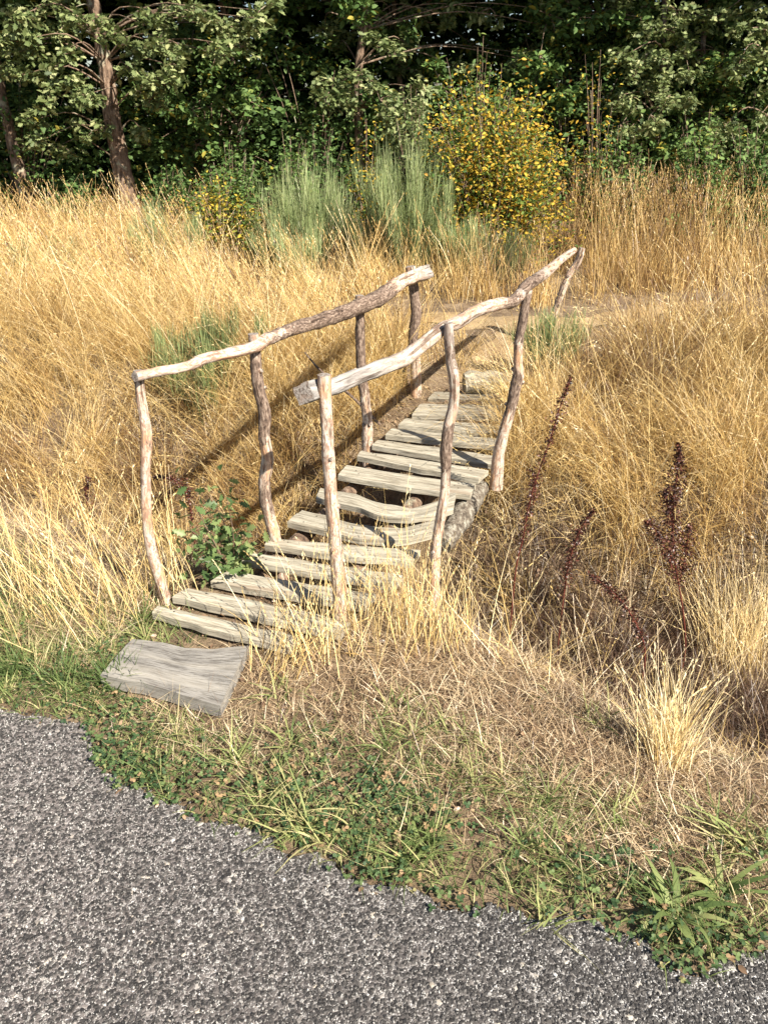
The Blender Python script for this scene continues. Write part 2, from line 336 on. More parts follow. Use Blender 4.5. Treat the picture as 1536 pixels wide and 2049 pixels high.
def crom(pts, n):
    pts = np.asarray(pts, float); k = len(pts)
    P0 = np.concatenate([[2*pts[0]-pts[1]], pts, [2*pts[-1]-pts[-2]]])
    out = []
    for u in np.linspace(0, k-1-1e-6, n):
        i = int(u); t = u-i; a, b, c, d = P0[i:i+4]
        out.append(.5*((2*b)+(-a+c)*t+(2*a-5*b+4*c-d)*t*t+(-a+3*b-3*c+d)*t**3))
    return np.array(out)
def tube(mb, ctrl, rad, n=None, sides=12, lump=.12, barky=1., tint=.8, cap=True, seed=0, grey=0., sq=0.):
    """tapered, knotty round wood along a bent line; ctrl (k,3), rad (k)"""
    ctrl = np.asarray(ctrl, float); rad = np.asarray(rad, float)
    n = n or max(6, len(ctrl)*5)
    K = len(ctrl); ex = lambda v: np.interp(np.linspace(0, 1, K), np.linspace(0, 1, np.size(v)), np.atleast_1d(v)) if np.size(v) > 1 else np.full(K, float(np.squeeze(v)))
    c = crom(np.column_stack([ctrl, rad, ex(barky), ex(grey), ex(sq)]), n); ctr = c[:, :3]; r = np.abs(c[:, 3])+1e-4
    tg = np.gradient(ctr, axis=0); tg /= np.linalg.norm(tg, axis=1, keepdims=True)
    ref = np.array([1, .3, 0.]) if abs(tg[:, 2]).mean() > .6 else np.array([0, 0, 1.])
    s1 = np.cross(tg, ref); s1 /= np.linalg.norm(s1, axis=1, keepdims=True); s2 = np.cross(tg, s1)
    ln = np.concatenate([[0], np.cumsum(np.linalg.norm(np.diff(ctr, axis=0), axis=1))])
    th = np.linspace(0, 2*np.pi, sides, endpoint=False)
    V = np.zeros((n, sides, 3)); W = np.zeros((n, sides, 3))
    for i in range(n):
        for j in range(sides):
            d = math.cos(th[j])*s1[i]+math.sin(th[j])*s2[i]
            q = Vector((math.cos(th[j])*.9+seed*3.7, math.sin(th[j])*.9, ln[i]*14))
            f = 1+lump*mnoise.noise(q)+lump*.7*mnoise.noise(q*2.7)
            f += .05*mnoise.noise(q*7.1)*(lump > 0); f *= 1-.0*c[i, 5]
            m_ = max(abs(math.cos(th[j]+.5)), abs(math.sin(th[j]+.5))); f *= (.88/m_)**max(0, c[i, 6])
            V[i, j] = ctr[i]+d*r[i]*f
            W[i, j] = (math.cos(th[j])*r[i]+seed*.37, math.sin(th[j])*r[i], ln[i]*.14)
    F_ = []
    for i in range(n-1):
        for j in range(sides):
            j2 = (j+1) % sides; F_.append((i*sides+j, i*sides+j2, (i+1)*sides+j2, (i+1)*sides+j))
    bk = np.repeat(c[:, 4], sides)
    mb.add(V.reshape(-1, 3), F_, tint=np.full(n*sides, tint), barky=bk, grey=np.repeat(c[:, 5], sides), wood_co=W.reshape(-1, 3))
    if cap:
        for e, i in ((0, 0), (1, n-1)):
            ring = V[i]; ce = ring.mean(0)+(tg[i]*.06*r[i] if e else -tg[i]*.06*r[i])
            vv = np.concatenate([ring, [ce]]); ff = []
            for j in range(sides):
                j2 = (j+1) % sides; ff.append((j2, j, sides) if not e else (j, j2, sides))
            wc = np.concatenate([W[i], [W[i].mean(0)]])*np.array([2, 2, 1])
            mb.add(vv, ff, tint=np.full(sides+1, .5*tint), barky=np.zeros(sides+1), grey=np.full(sides+1, .7), wood_co=wc)

# ------------------------------------------------------------------ the setting
def axis(parts): return np.unique(np.round(np.concatenate([np.arange(a, b, s) for a, b, s in parts]), 4))
xs = axis([(-150, -14, 8), (-14, -5, .5), (-5, 5, .07), (5, 14, .5), (14, 151, 8)])
ys = axis([(-30, 0, 3), (0, 1.2, .3), (1.2, 6, .06), (6, 14, .2), (14, 26, 1), (26, 161, 9)])
X, Y = np.meshgrid(xs, ys); Z = H(X, Y); Z = np.where(Q(X, Y) < 1.25, -.004, Z)
g = MB(); nx = len(xs); i, j = np.meshgrid(np.arange(len(ys)-1), np.arange(nx-1), indexing='ij'); k = (i*nx+j).ravel()
g.add(np.stack([X, Y, Z], 2).reshape(-1, 3), np.stack([k, k+1, k+nx+1, k+nx], 1))
tag(g.build('ground', M['soil']), kind='structure')
edge_px = [(-60, 1405), (0, 1422), (90, 1436), (165, 1448), (182, 1480), (188, 1530), (250, 1568), (330, 1606), (372, 1620), (400, 1648), (470, 1650), (520, 1668), (575, 1716), (640, 1706), (700, 1762), (760, 1772), (830, 1780), (890, 1830), (980, 1812), (1060, 1838), (1180, 1838), (1230, 1872), (1290, 1880), (1330, 1930), (1400, 1965), (1440, 1925), (1536, 1905), (1640, 1950)]
ed = [P(a, b, 0)[:2] for a, b in edge_px]
fine = [np.array(ed[0])]
for a, b in zip(ed[:-1], ed[1:]):
    for t in np.linspace(0, 1, 7)[1:]:
        fine.append(a+(b-a)*t+rng.normal(0, .006, 2))
L0 = ed[0]; dirn = np.array([NY, -NX])
edge = [L0-dirn*30+np.array([0, 0]), *fine, fine[-1]+dirn*30]
ED = np.array(edge)
import bmesh
bm = bmesh.new(); vs = [bm.verts.new((float(p[0]), float(p[1]), .004)) for p in edge]+[bm.verts.new((40, -28, .004)), bm.verts.new((-40, -28, .004))]
f = bm.faces.new(vs); bmesh.ops.triangulate(bm, faces=[f]); me = bpy.data.meshes.new('road'); bm.to_mesh(me); bm.free()
me.materials.append(M['asphalt']); ro = bpy.data.objects.new('road', me); col.objects.link(ro); tag(ro, kind='structure')
if me.polygons[0].normal.z < 0: me.flip_normals()
def chips(mb, x, y, rad, tint, flat=.55):
    n = len(x); a = np.array([(1, 0, 0), (.5, .87, 0), (-.5, .87, 0), (-1, 0, 0), (-.5, -.87, 0), (.5, -.87, 0), (.55, .25, .8), (-.25, .6, .85), (-.5, -.4, .8), (.3, -.6, .85)], float)
    F_ = np.array([(0, 1, 6), (1, 7, 6), (1, 2, 7), (2, 3, 7), (3, 8, 7), (3, 4, 8), (4, 5, 8), (5, 9, 8), (5, 0, 9), (0, 6, 9), (6, 7, 8), (6, 8, 9)])
    V = a[None]*rng.uniform(.75, 1.25, (n, 10, 3)); yaw = rng.uniform(0, 6.28, n); c, s_ = np.cos(yaw)[:, None], np.sin(yaw)[:, None]
    sx = rng.uniform(.8, 1.25, n)[:, None]; X_ = V[:, :, 0]*sx; Y_ = V[:, :, 1]/sx
    tilt = rng.normal(0, .22, (n, 2)); Z_ = V[:, :, 2]*flat+X_*tilt[:, :1]+Y_*tilt[:, 1:]
    W = np.stack([x[:, None]+(c*X_-s_*Y_)*rad[:, None], y[:, None]+(s_*X_+c*Y_)*rad[:, None], .0035+Z_*rad[:, None]], 2)
    mb.add(W.reshape(-1, 3), ((np.arange(n)*10)[:, None, None]+F_[None]).reshape(-1, 3), tint=np.repeat(tint, 10))
def edge_off(x, y):
    """how far beyond the asphalt edge (positive = verge), measured across the road"""
    u = ED@dirn; q = ED@np.array([NX, NY]); o = np.argsort(u)
    return Q(x, y)-np.interp(x*dirn[0]+y*dirn[1], u[o], q[o])
mbA = MB(); n0 = 108000; x = rng.uniform(-2.1, 1.7, n0); y = rng.uniform(.55, 2.25, n0); eo = edge_off(x, y)
ok = (eo < rng.uniform(-.03, .02, n0)) & (np.abs(x) < .56*y+.42); x, y = x[ok], y[ok]; n = len(x)
tn = rng.random(n)*.62+(rng.random(n) < .05)*rng.uniform(.25, .38, n)
chips(mbA, x, y, rng.uniform(.0032, .0058, n), tn)
n0 = 115000; x = rng.uniform(-2.1, 1.7, n0); y = rng.uniform(.55, 2.25, n0); eo = edge_off(x, y)
pt = np.clip(.42+.26*np.sin(x*37+4*np.sin(y*23))*np.sin(y*41+3*np.sin(x*29))+.3*np.sin(x*83+y*61)*np.sin(y*97-x*53), .06, 1)*(.75+.35*(x < -.1))
ok = (eo < 0) & (np.abs(x) < .56*y+.42) & (rng.random(n0) < pt); x, y = x[ok], y[ok]; n = len(x)
chips(mbA, x, y, rng.uniform(.0012, .0024, n), rng.uniform(.72, 1., n), 1.9)
tag(mbA.build('asphalt_chips', M['chip'], smooth=False), kind='stuff', label='coarse dark and pale stone chips in the asphalt surface', cat='stone chips')
print('chips', n)
PATH = crom([(.80, 4.95), (.98, 5.6), (1.3, 6.25), (2.0, 6.7), (2.6, 6.95), (3.1, 7.1)], 50)
PATH2 = crom([(1.2, 6.2), (.75, 6.5), (.30, 6.65), (-.1, 6.9)], 24)
def path_mesh(mb, c, w0, w1, dz):
    tg = np.gradient(c, axis=0); tg /= np.linalg.norm(tg, axis=1, keepdims=True); nn = np.stack([-tg[:, 1], tg[:, 0]], 1)
    ww = np.linspace(w0, w1, len(c))*(1+.15*np.sin(np.arange(len(c))*.9)); K = 9; V = []
    for t in np.linspace(-1, 1, K):
        p = c+nn*(ww*t)[:, None]; V.append(np.column_stack([p, H(p[:, 0], p[:, 1])+dz]))
    V = np.stack(V, 1); n = len(c); i, j = np.meshgrid(np.arange(n-1), np.arange(K-1), indexing='ij'); k = (i*K+j).ravel()
    mb.add(V.reshape(-1, 3), np.stack([k, k+K, k+K+1, k+1], 1))
pm = MB(); path_mesh(pm, PATH, .34, .10, .010); path_mesh(pm, PATH2, .26, .12, .006)
tag(pm.build('dirt_path', M['path']), kind='structure')
BRD = [P(a, b, .06)[:2] for a, b in ((265, 1277), (497, 1290), (441, 1410), (200, 1350))]
def on_board(x, y):
    r_ = np.ones(np.shape(x), bool)
    for k in range(4):
        a, b = BRD[k], BRD[(k+1) % 4]; r_ &= ((b[0]-a[0])*(y-a[1])-(b[1]-a[1])*(x-a[0])) < .004
    return r_
def path_dist(x, y):
    c = np.concatenate([PATH, PATH2]); d = np.full(np.shape(x), 9.)
    for p in c: d = np.minimum(d, np.hypot(x-p[0], y-p[1]))
    return d
def in_deck(x, y, m=0.):
    """inside the footbridge's footprint"""
    t = (y-2.2)/(4.9-2.2); xl = -.86+t*(.28+.86); xr = -.12+t*(.86+.12)
    return (y > 2.14-m) & (y < 4.9+m) & (x > xl-m) & (x < xr+m)

# ------------------------------------------------------------------ footbridge
fb = empty('footbridge', (-.1, 3.4, 0), 'rustic wooden footbridge of grey planks with crooked branch handrails over the grassy ditch', 'footbridge')
ZP = .075
def plank(top, bot, thick=.026, z=ZP, name='plank', mat='plank', tint=.8, seed=0, parent=fb, label=None, wav=1., tilt=0.):
    n = 30; m = 6
    if name == 'plank': bot = [(x+(np.interp(x, [p[0] for p in top], [p[0] for p in top])-x)*0, y-.12*max(0, y-np.interp(x, [p[0] for p in top], [p[1] for p in top]))) for x, y in bot]
    a = np.array([P(x, y, z) for x, y in top]); b = np.array([P(x, y, z) for x, y in bot])
    def rs(p):
        s = np.concatenate([[0], np.cumsum(np.linalg.norm(np.diff(p, axis=0), axis=1))]); u = np.linspace(0, s[-1], n)
        return np.stack([np.interp(u, s, p[:, i]) for i in range(3)], 1)
    a, b = rs(a), rs(b); L = np.linalg.norm(a[-1]-a[0]); W_ = np.linalg.norm(a[0]-b[0])
    top_ = np.zeros((n, m, 3)); wc = np.zeros((n, m, 3))
    for i in range(n):
        for j in range(m):
            t = j/(m-1); p = a[i]*(1-t)+b[i]*t
            e = .004*wav*mnoise.noise(Vector((i*.22, j*3., seed*5.1)))
            if j in (0, m-1): p = p+(b[i]-a[i])/W_*(e*1.6)
            if i in (0, n-1): p = p+(a[1]-a[0])/L*n*.3*.006*mnoise.noise(Vector((j*1.9, seed*2.3, 4)))
            p[2] += .0035*mnoise.noise(Vector((i*.16, j*.8, seed)))*wav-(.003 if j in (0, m-1) else 0)+tilt*(i/(n-1)-.5)
            top_[i, j] = p; wc[i, j] = (t*W_+seed*.91, seed*.53, i/(n-1)*L*.07)
    bt = top_.copy(); bt[:, :, 2] -= thick; wb = wc.copy(); wb[:, :, 1] += thick
    mb = MB()
    def grid(A, B_, flip=False):
        r, c = A.shape[:2]; i, j = np.meshgrid(np.arange(r-1), np.arange(c-1), indexing='ij'); k = (i*c+j).ravel()
        f = np.stack([k, k+c, k+c+1, k+1], 1); mb.add(A.reshape(-1, 3), f if not flip else f[:, ::-1], tint=np.full(r*c, tint), barky=np.zeros(r*c), wood_co=B_.reshape(-1, 3))
    grid(top_, wc, True); grid(bt, wb)
    for A, B_, C_, D_ in ((top_[:, 0], bt[:, 0], wc[:, 0], wb[:, 0]), (top_[:, -1], bt[:, -1], wc[:, -1], wb[:, -1]), (top_[0], bt[0], wc[0], wb[0]), (top_[-1], bt[-1], wc[-1], wb[-1])):
        grid(np.stack([A, B_], 1), np.stack([C_, D_], 1))
    o = mb.build(name, M[mat], parent, smooth=False)
    if name == 'plank':
        nb = MB()
        for u in (.13, .16, .84, .87):
            i = int(u*n); j = 1+int(seed*7+u*40) % 4; c = top_[i, j]+np.array([0, 0, .0012]); a8 = np.linspace(0, 6.283, 7)[:-1]
            nb.add(np.concatenate([[c], c+np.stack([np.cos(a8), np.sin(a8), 0*a8], 1)*.0036]), [(0, q_+1, (q_+1) % 6+1) for q_ in range(6)])
            no = nb.build('nail', M['nail'], o); nb = MB()
    if label: o['label'] = label
    return o
PLK = [  # far edge, near edge (left to right)
 ([(318, 1211), (440, 1238), (600, 1272)], [(304, 1227), (430, 1262), (585, 1300)]),
 ([(376, 1177), (541, 1206), (700, 1243)], [(345, 1197), (494, 1230), (680, 1272)]),
 ([(459, 1140), (619, 1167), (752, 1188)], [(420, 1164), (560, 1190), (730, 1216)]),
 ([(505, 1105), (654, 1128), (806, 1148)], [(484, 1123), (640, 1150), (790, 1172)]),
 ([(541, 1077), (690, 1088), (842, 1097)], [(529, 1092), (680, 1113), (826, 1127)]),
 ([(604, 1021), (660, 1033), (701, 1046), (753, 1055), (806, 1054), (869, 1040)], [(574, 1048), (648, 1065), (718, 1079), (771, 1082), (820, 1079), (866, 1068)]),
 ([(641, 974), (680, 978), (718, 988), (771, 1009), (824, 1016), (862, 1006), (912, 986)], [(632, 995), (676, 1008), (718, 1019), (771, 1035), (824, 1038), (870, 1032), (906, 1022)]),
 ([(694, 930), (778, 943), (876, 958), (952, 966)], [(676, 953), (771, 970), (869, 984), (940, 992)]),
 ([(723, 899), (850, 920), (977, 941)], [(714, 912), (806, 932), (956, 962)]),
 ([(757, 879), (870, 893), (992, 912)], [(744, 891), (860, 912), (986, 931)]),
 ([(785, 855), (890, 866), (1000, 877)], [(771, 870), (880, 883), (994, 894)]),
 ([(813, 836), (900, 843), (1010, 849)], [(796, 852), (900, 862), (1000, 867)]),
 ([(841, 806), (930, 809), (1034, 811)], [(824, 830), (930, 835), (1028, 838)]),
 ([(869, 782), (940, 783), (1024, 784)], [(856, 798), (940, 801), (1020, 803)]),
]
for i, (a, b) in enumerate(PLK):
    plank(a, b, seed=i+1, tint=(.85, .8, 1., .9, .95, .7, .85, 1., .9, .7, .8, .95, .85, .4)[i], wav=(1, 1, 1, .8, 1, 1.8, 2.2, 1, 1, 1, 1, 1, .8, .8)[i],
          tilt=rng.uniform(-.008, .008), label={6: 'plank worn into a hollow curve along its near side', 5: 'split plank with a bowed edge', 13: 'dark plank at the far end'}.get(i))
# log beams that carry the planks
for a, b, r in (((-.58, 2.35), (.40, 4.85), .035), ((-.24, 2.3), (.72, 4.85), .038)):
    mb = MB(); pts = [(a[0]+(b[0]-a[0])*t, a[1]+(b[1]-a[1])*t, ZP-.03-r*1.1-.02+.006*math.sin(t*7)) for t in np.linspace(0, 1, 7)]
    tube(mb, pts, [r*(1+.12*math.sin(k*2.)) for k in range(7)], lump=.12, seed=r*90, barky=0, tint=.2); mb.build('beam', M['bark'], fb)
def pole(pts, radpx, Yb, Yt=None, seed=0, barky=1., tint=.9, name='post', root=True, lump=.13, label=None, sides=13, grey=0., sq=0.):
    Yt = Yb if Yt is None else Yt; n = len(pts); c = []; r = []
    for k, (x, y) in enumerate(pts):
        Yk = Yt+(Yb-Yt)*(k/(n-1)) if np.isscalar(Yt) and not isinstance(Yt, list) else Yt[k]
        p = PY(x, y, Yk); c.append(p); depth = p[1]*cp+(CAM_H-p[2])*sp_; r.append(radpx[k]*depth/F_PX if hasattr(radpx, '__len__') else radpx*depth/F_PX)
    if root:
        p = c[-1]; d = (c[-1]-c[-2]); d = d/np.linalg.norm(d); gz = max(float(H(p[0], p[1]))-.12, -.14 if seed != 8 else -.02)
        if p[2] > gz+.02: c.append(p+np.array([d[0]*.1, 0, gz-p[2]])); r.append(r[-1]*1.05)
    mb = MB(); tube(mb, c, r, n=len(c)*7, sides=sides, lump=lump, seed=seed, barky=barky, tint=tint, grey=grey, sq=sq)
    # stubs of cut side twigs
    rr = random.Random(int(seed*10))
    for _ in range(3 if root else 5):
        k = rr.randrange(1, len(pts)-1); a = rr.uniform(0, 6.28)
        dv = np.array([math.cos(a), math.sin(a)*.8, .3 if root else math.sin(a)]); dv /= np.linalg.norm(dv)
        s0 = np.array(c[k]); tube(mb, [s0, s0+dv*r[k]*1.0, s0+dv*r[k]*rr.uniform(1.25, 1.6)], [r[k]*.6, r[k]*.4, r[k]*.28], n=5, sides=8, lump=.2, seed=seed+k, barky=float(np.mean(barky)), tint=tint*.8)
    o = mb.build(name, M['post'], fb)
    if label: o['label'] = label
    return c
def basey(px, py, z=.03): return float(P(px, py, z)[1])
yL = [basey(333, 1208), basey(554, 1100), basey(735, 900), basey(831, 802)]
yR = [basey(681, 1255), basey(869, 1152), basey(993, 958), PG(1095, 688)[1]]
pole([(277, 742), (281, 780), (288, 830), (293, 872), (292, 940), (293, 1010), (300, 1085), (317, 1148), (334, 1210)], [10, 10, 10, 11.5, 10, 10.5, 11, 11.5, 11.5], yL[0], seed=1, barky=[.75, .3, .2, .5, .2, .2, .35, .3, .2])
pole([(507, 668), (511, 709), (513, 744), (518, 779), (529, 823), (529, 871), (535, 918), (529, 966), (532, 1002), (543, 1046), (554, 1092)], [11, 11.5, 12, 12, 12.5, 11.5, 12, 12, 12.5, 12, 11.5], yL[1], seed=2, barky=[.3, .7, .9, .75, .8, .45, .3, .9, .3, .3, .35])
pole([(719, 591), (720, 640), (721, 690), (724, 750), (731, 805), (735, 850), (735, 900)], [9, 9.5, 10, 10, 10.5, 10.5, 11.5], yL[2], seed=3, barky=[.6, .9, .9, .8, .3, .35, .9])
pole([(821, 533), (827, 578), (832, 631), (826, 674), (830, 718), (832, 762), (831, 805)], [10, 10, 10.5, 10, 10.5, 11, 11], yL[3], seed=4, barky=[.5, .9, .9, .8, .3, .6, .8], tint=.9)
pole([(812, 716), (812, 745), (816, 775), (822, 800)], [7, 8, 8, 8], yL[3]+.12, seed=5, barky=1, tint=.5, label='short dark broken post behind the far left post')
pole([(648, 750), (650, 788), (652, 823), (655, 869), (657, 918), (660, 964), (664, 1016), (669, 1069), (674, 1122), (678, 1175), (681, 1255)], [13, 13, 12.5, 12.5, 13, 13, 13.5, 13.5, 14, 14, 14], yR[0], seed=6, barky=[.2, .3, .4, .3, .25, .4, .2, .3, .35, .4, .4], tint=1., label='pale peeling post at the near right')
pole([(897, 646), (898, 684), (902, 723), (908, 762), (908, 802), (901, 835), (896, 858), (892, 897), (892, 946), (887, 999), (878, 1052), (871, 1104), (869, 1152)], [9, 10, 10.5, 10.5, 10, 10.5, 11, 12, 10, 10, 10, 10.5, 11], yR[1], seed=7, barky=[.4, .5, .5, .3, .25, .5, .95, .9, .3, .3, .25, .3, .4], grey=[.5, .6, .4, .1, .1, .1, 0, 0, 0, 0, 0, 0, 0], tint=1.)
pole([(1057, 580), (1050, 611), (1044, 650), (1037, 684), (1036, 723), (1037, 745), (1032, 770), (1022, 815), (1006, 869), (997, 911), (993, 958)], [8.5, 9, 9.5, 9, 9, 11, 11.5, 11, 11, 12, 13], yR[2], seed=8, barky=[.6, .95, .9, .5, .3, .8, .9, .3, .25, .3, .4], tint=1.)
pole([(1164, 496), (1155, 523), (1136, 554), (1121, 591), (1112, 617), (1101, 648), (1096, 690)], [6, 7, 7, 7.5, 7, 7, 7], yR[3], seed=9, barky=.5, tint=.85, label='thin leaning post at the far right')
def lerpY(pts, knots):
    kx = [k[0] for k in knots]; ky = [k[1] for k in knots]
    return [float(np.interp(p[0], kx, ky)) for p in pts]
lr = [(270, 754), (326, 742), (374, 733), (404, 720), (448, 709), (509, 694), (535, 679), (592, 657), (644, 640), (688, 626), (727, 609), (762, 594), (792, 570), (823, 555), (852, 546)]
pole(lr, [10, 9.5, 10, 10.5, 10.5, 12, 12, 13, 14, 15.5, 15.5, 16, 14, 14, 15], 0, lerpY(lr, [(270, yL[0]-.045), (509, yL[1]-.05), (722, yL[2]-.06), (852, yL[3]-.02)]), seed=10, sq=[0]*12+[.2, .8, 1.], barky=[.2, .2, .2, .4, .25, .3, .5, .75, .85, .95, .95, .95, .4, .3, .1], tint=1., name='handrail', root=False, sides=20, lump=.18, grey=[.5, 0, 0, 0, 0, 0, 0, 0, 0, 0, .2, .2, 0, .3, .9])
rrl = [(607, 787), (640, 781), (665, 774), (701, 760), (753, 739), (806, 718), (845, 690), (884, 659), (915, 645), (954, 622), (993, 609), (1024, 604), (1040, 588), (1053, 572), (1079, 554), (1100, 538), (1121, 520), (1148, 501)]
pole(rrl, [22, 20, 18, 17.5, 17, 16, 14, 13, 13, 12, 12.5, 12, 11.5, 12, 11, 9.5, 8, 6], 0, lerpY(rrl, [(607, yR[0]-.03), (648, yR[0]+.07), (897, yR[1]+.055), (1056, yR[2]+.055), (1148, yR[3]-.2)]), seed=11, sq=[1, 1, 1, .8, .6, .3]+[0]*12, barky=[0, 0, 0, 0, 0, .1, .2, .2, .25, .3, .35, .8, .4, .95, .5, .2, .2, .2], grey=[1, 1, .95, .9, .8, .3, .2, .2, .2, .1, 0, 0, .5, .5, .3, .1, .1, .1], tint=1., name='handrail', root=False, sides=20, lump=.14, label='pale handrail that rises from a thick sawn butt')

sb = plank([(265, 1277), (326, 1284), (370, 1295), (424, 1297), (497, 1290)], [(200, 1350), (285, 1364), (340, 1380), (395, 1398), (441, 1410)], thick=.046, z=.066, name='step_board', mat='grey', tint=.95, seed=31, parent=None, wav=.35)
tag(sb, 'broad silver-grey board lying on the verge as the first step before the plank bridge', 'board')
mb = MB(); a = P(928, 768, .13); b = P(1034, 764, .13)
tube(mb, [a, a*.66+b*.34+np.array([0, 0, .006]), a*.33+b*.67, b], [.062, .070, .066, .06], n=18, sides=14, lump=.3, barky=0, tint=.5, seed=40)
tag(mb.build('sill_log', M['plank']), 'short squared log lying across the far end of the plank deck', 'log')

# ------------------------------------------------------------------ ditch stones and debris
def rock(name, p, s, label, cat='stone', group=None, mat='lichen'):
    bm = bmesh.new(); bmesh.ops.create_icosphere(bm, subdivisions=3, radius=1)
    for v in bm.verts:
        f = 1+.28*mnoise.noise(v.co*1.3+Vector((p[0]*7, p[1]*3, 0)))+.1*mnoise.noise(v.co*4.1); v.co = Vector((v.co.x*s[0], v.co.y*s[1], v.co.z*s[2]))*f
    me = bpy.data.meshes.new(name); bm.to_mesh(me); bm.free(); me.materials.append(M[mat])
    for pl in me.polygons: pl.use_smooth = True
    o = bpy.data.objects.new(name, me); col.objects.link(o); o.location = p; o.rotation_euler = (.1, .2, p[0]*5); tag(o, label, cat, group)
mb = MB(); tube(mb, [PY(962, 975, 3.50), PY(935, 1010, 3.30), PY(915, 1045, 3.15), PY(885, 1090, 3.0)], [.042, .055, .05, .04], n=26, sides=16, lump=.14, barky=0, seed=77)
mb.build('beam', M['lichen'], fb)['label'] = 'thick lichen-covered log showing under the right edge of the deck'
p = PG(1085, 1150); rock('stone', (.95, 3.05, float(H(.95, 3.05))), (.07, .06, .04), 'small stone lying in the dark hollow right of the bridge')

# ------------------------------------------------------------------ grass
def tufts(n, xr, yr, accept, per, sig, frust=(.62, .9)):
    """tuft centres, then blades round them -> base xy, tuft index"""
    x = rng.uniform(*xr, n); y = rng.uniform(*yr, n)
    ok = (np.abs(x) < frust[0]*y+frust[1]) & (rng.random(n) < accept(x, y)); x, y = x[ok], y[ok]
    k = rng.poisson(per, len(x)); idx = np.repeat(np.arange(len(x)), k)
    bx = x[idx]+rng.normal(0, sig, len(idx)); by = y[idx]+rng.normal(0, sig, len(idx))
    return x, y, idx, bx, by
def base3(x, y): return np.column_stack([x, y, H(x, y)-.005])
def notblock(x, y, pm_=.28):
    return (~in_deck(x, y, .0)) & (path_dist(x, y) > pm_) & (edge_off(x, y) > .02)
mbF = MB()   # tall far meadow
x, y, idx, bx, by = tufts(10500, (-9, 9), (4.6, 11.0), lambda x, y: np.where((Q(x, y) > 4.3) & (path_dist(x, y) > .5), .30+.70*(y > 6.6), 0)*np.clip(.6+.5*np.sin(x*2.1+y)*np.cos(y*1.7-x*.6), .25, 1), 26, .07)
bz = sst(-1.9, -1.3, x)*sst(2.0, 1.5, x)*(y > 7.6)
rz = (x > 1.7)*(y > 7.8)
keep = rng.random(len(x)) < (1-.8*bz)*(1-.62*rz); rm = keep[idx]; idx = idx[rm]; bx = bx[rm]; by = by[rm]
nt_ = len(x); ok = notblock(bx, by, .34); idx, bx, by = idx[ok], bx[ok], by[ok]
th_ = (rng.normal(.50, .12, nt_)*np.where(y < 6.5, .62, 1)*(1-.4*bz)*(1-.2*rz)).clip(.15, .85); ttint = np.clip(rng.normal(.55, .15, nt_)+.08*np.sin(x*1.3+2)+np.where(x > 1, -.10, -.02)-.28*np.clip(np.sin(x*2.7+y*1.9)*np.sin(y*3.3-x*1.2), 0, 1), .05, .95)  # sine patches of lower tint stand in for shadows between clumps
left = sst(1.0, -1.5, x)
taz = np.where(rng.random(nt_) < .35+.55*left, np.pi+rng.normal(0, .5, nt_), rng.uniform(0, 6.28, nt_))
tth = np.abs(rng.normal(.12, .08, nt_))+.28*left
n = len(idx); az = taz[idx]+rng.normal(0, .7, n); L = th_[idx]*rng.uniform(.45, 1.15, n)
blades(mbF, base3(bx, by), az, tth[idx]*rng.uniform(.3, 1.6, n), rng.gamma(2, .35, n), L, rng.uniform(.003, .0055, n), np.clip(ttint[idx]+rng.normal(0, .16, n), 0, 1), 4)
pick = np.where(rng.random(n) < .13+.2*rz[idx])[0]; m = len(pick); tt = np.clip(ttint[idx[pick]]+rng.normal(-.05, .15, m), 0, 1)
pts = blades(mbF, base3(bx[pick], by[pick]), az[pick], tth[idx[pick]]*rng.uniform(.5, 1.2, m)+.04, rng.uniform(.0, .5, m), L[pick]*.8+rng.uniform(.2, .42, m)+.27*rz[idx[pick]], .0045, tt, 5, tip=.5)
seed_heads(mbF, pts, tt, 7, .026, .0065, .2, .3)
tag(mbF.build('dry_meadow_grass', M['straw']), kind='stuff', label='tall golden dry meadow grass in front of the trees', cat='grass')
print('meadow blades', n, m)

mbB = MB()   # banks
def acc_bank(x, y):
    q = Q(x, y); a = np.where((q > 2.15) & (q < 5.6), 1., 0)*np.where(q < 2.75, np.where((x > .35) | (x < -.2), .14, .2), 1)
    hollow = np.where(x > .1, np.exp(-((q-2.95)/.68)**6), .85*np.exp(-((q-3.0)/.48)**4))
    byd = np.where((x < -.1) & (q < 3.45), np.exp(-((x+.95-.42*(y-2.2))/.45)**4), 0)
    return a*(1-.95*hollow)*(1-.85*byd)*np.where((y > 4.8) & (path_dist(x, y) < .75), .15, 1)
x, y, idx, bx, by = tufts(4300, (-4.4, 4.8), (1.7, 6.8), acc_bank, 44, .05)
nt_ = len(x); ok = notblock(bx, by, .3) & ~in_deck(bx, by, .06); idx, bx, by = idx[ok], bx[ok], by[ok]; q = Q(x, y)
far = sst(3.3, 4.0, q); h_ = np.where(q > 3.2, rng.normal(.36, .12, nt_), rng.normal(.15, .06, nt_)).clip(.06, .65)
downs = np.where(q > 3.2, -np.pi/2-.35, np.pi/2-.35)
taz = np.where(rng.random(nt_) < .45, downs+rng.normal(0, .6, nt_), rng.uniform(0, 6.28, nt_))
ttint = np.clip(rng.normal(.57, .17, nt_)-.38*np.exp(-((x-1.45)/.4)**2-((y-4.6)/.35)**2)-.3*np.exp(-((x+1.3)/.35)**2-((y-4.5)/.25)**2)+np.where(x > .8, -.06, .0)-.36*np.clip(np.sin(x*4.1+y*2.9+1)*np.sin(y*5.3-x*2.2), 0, 1), .0, 1); n = len(idx)  # brown patches: dead weeds, plus shadows between clumps put into the tint
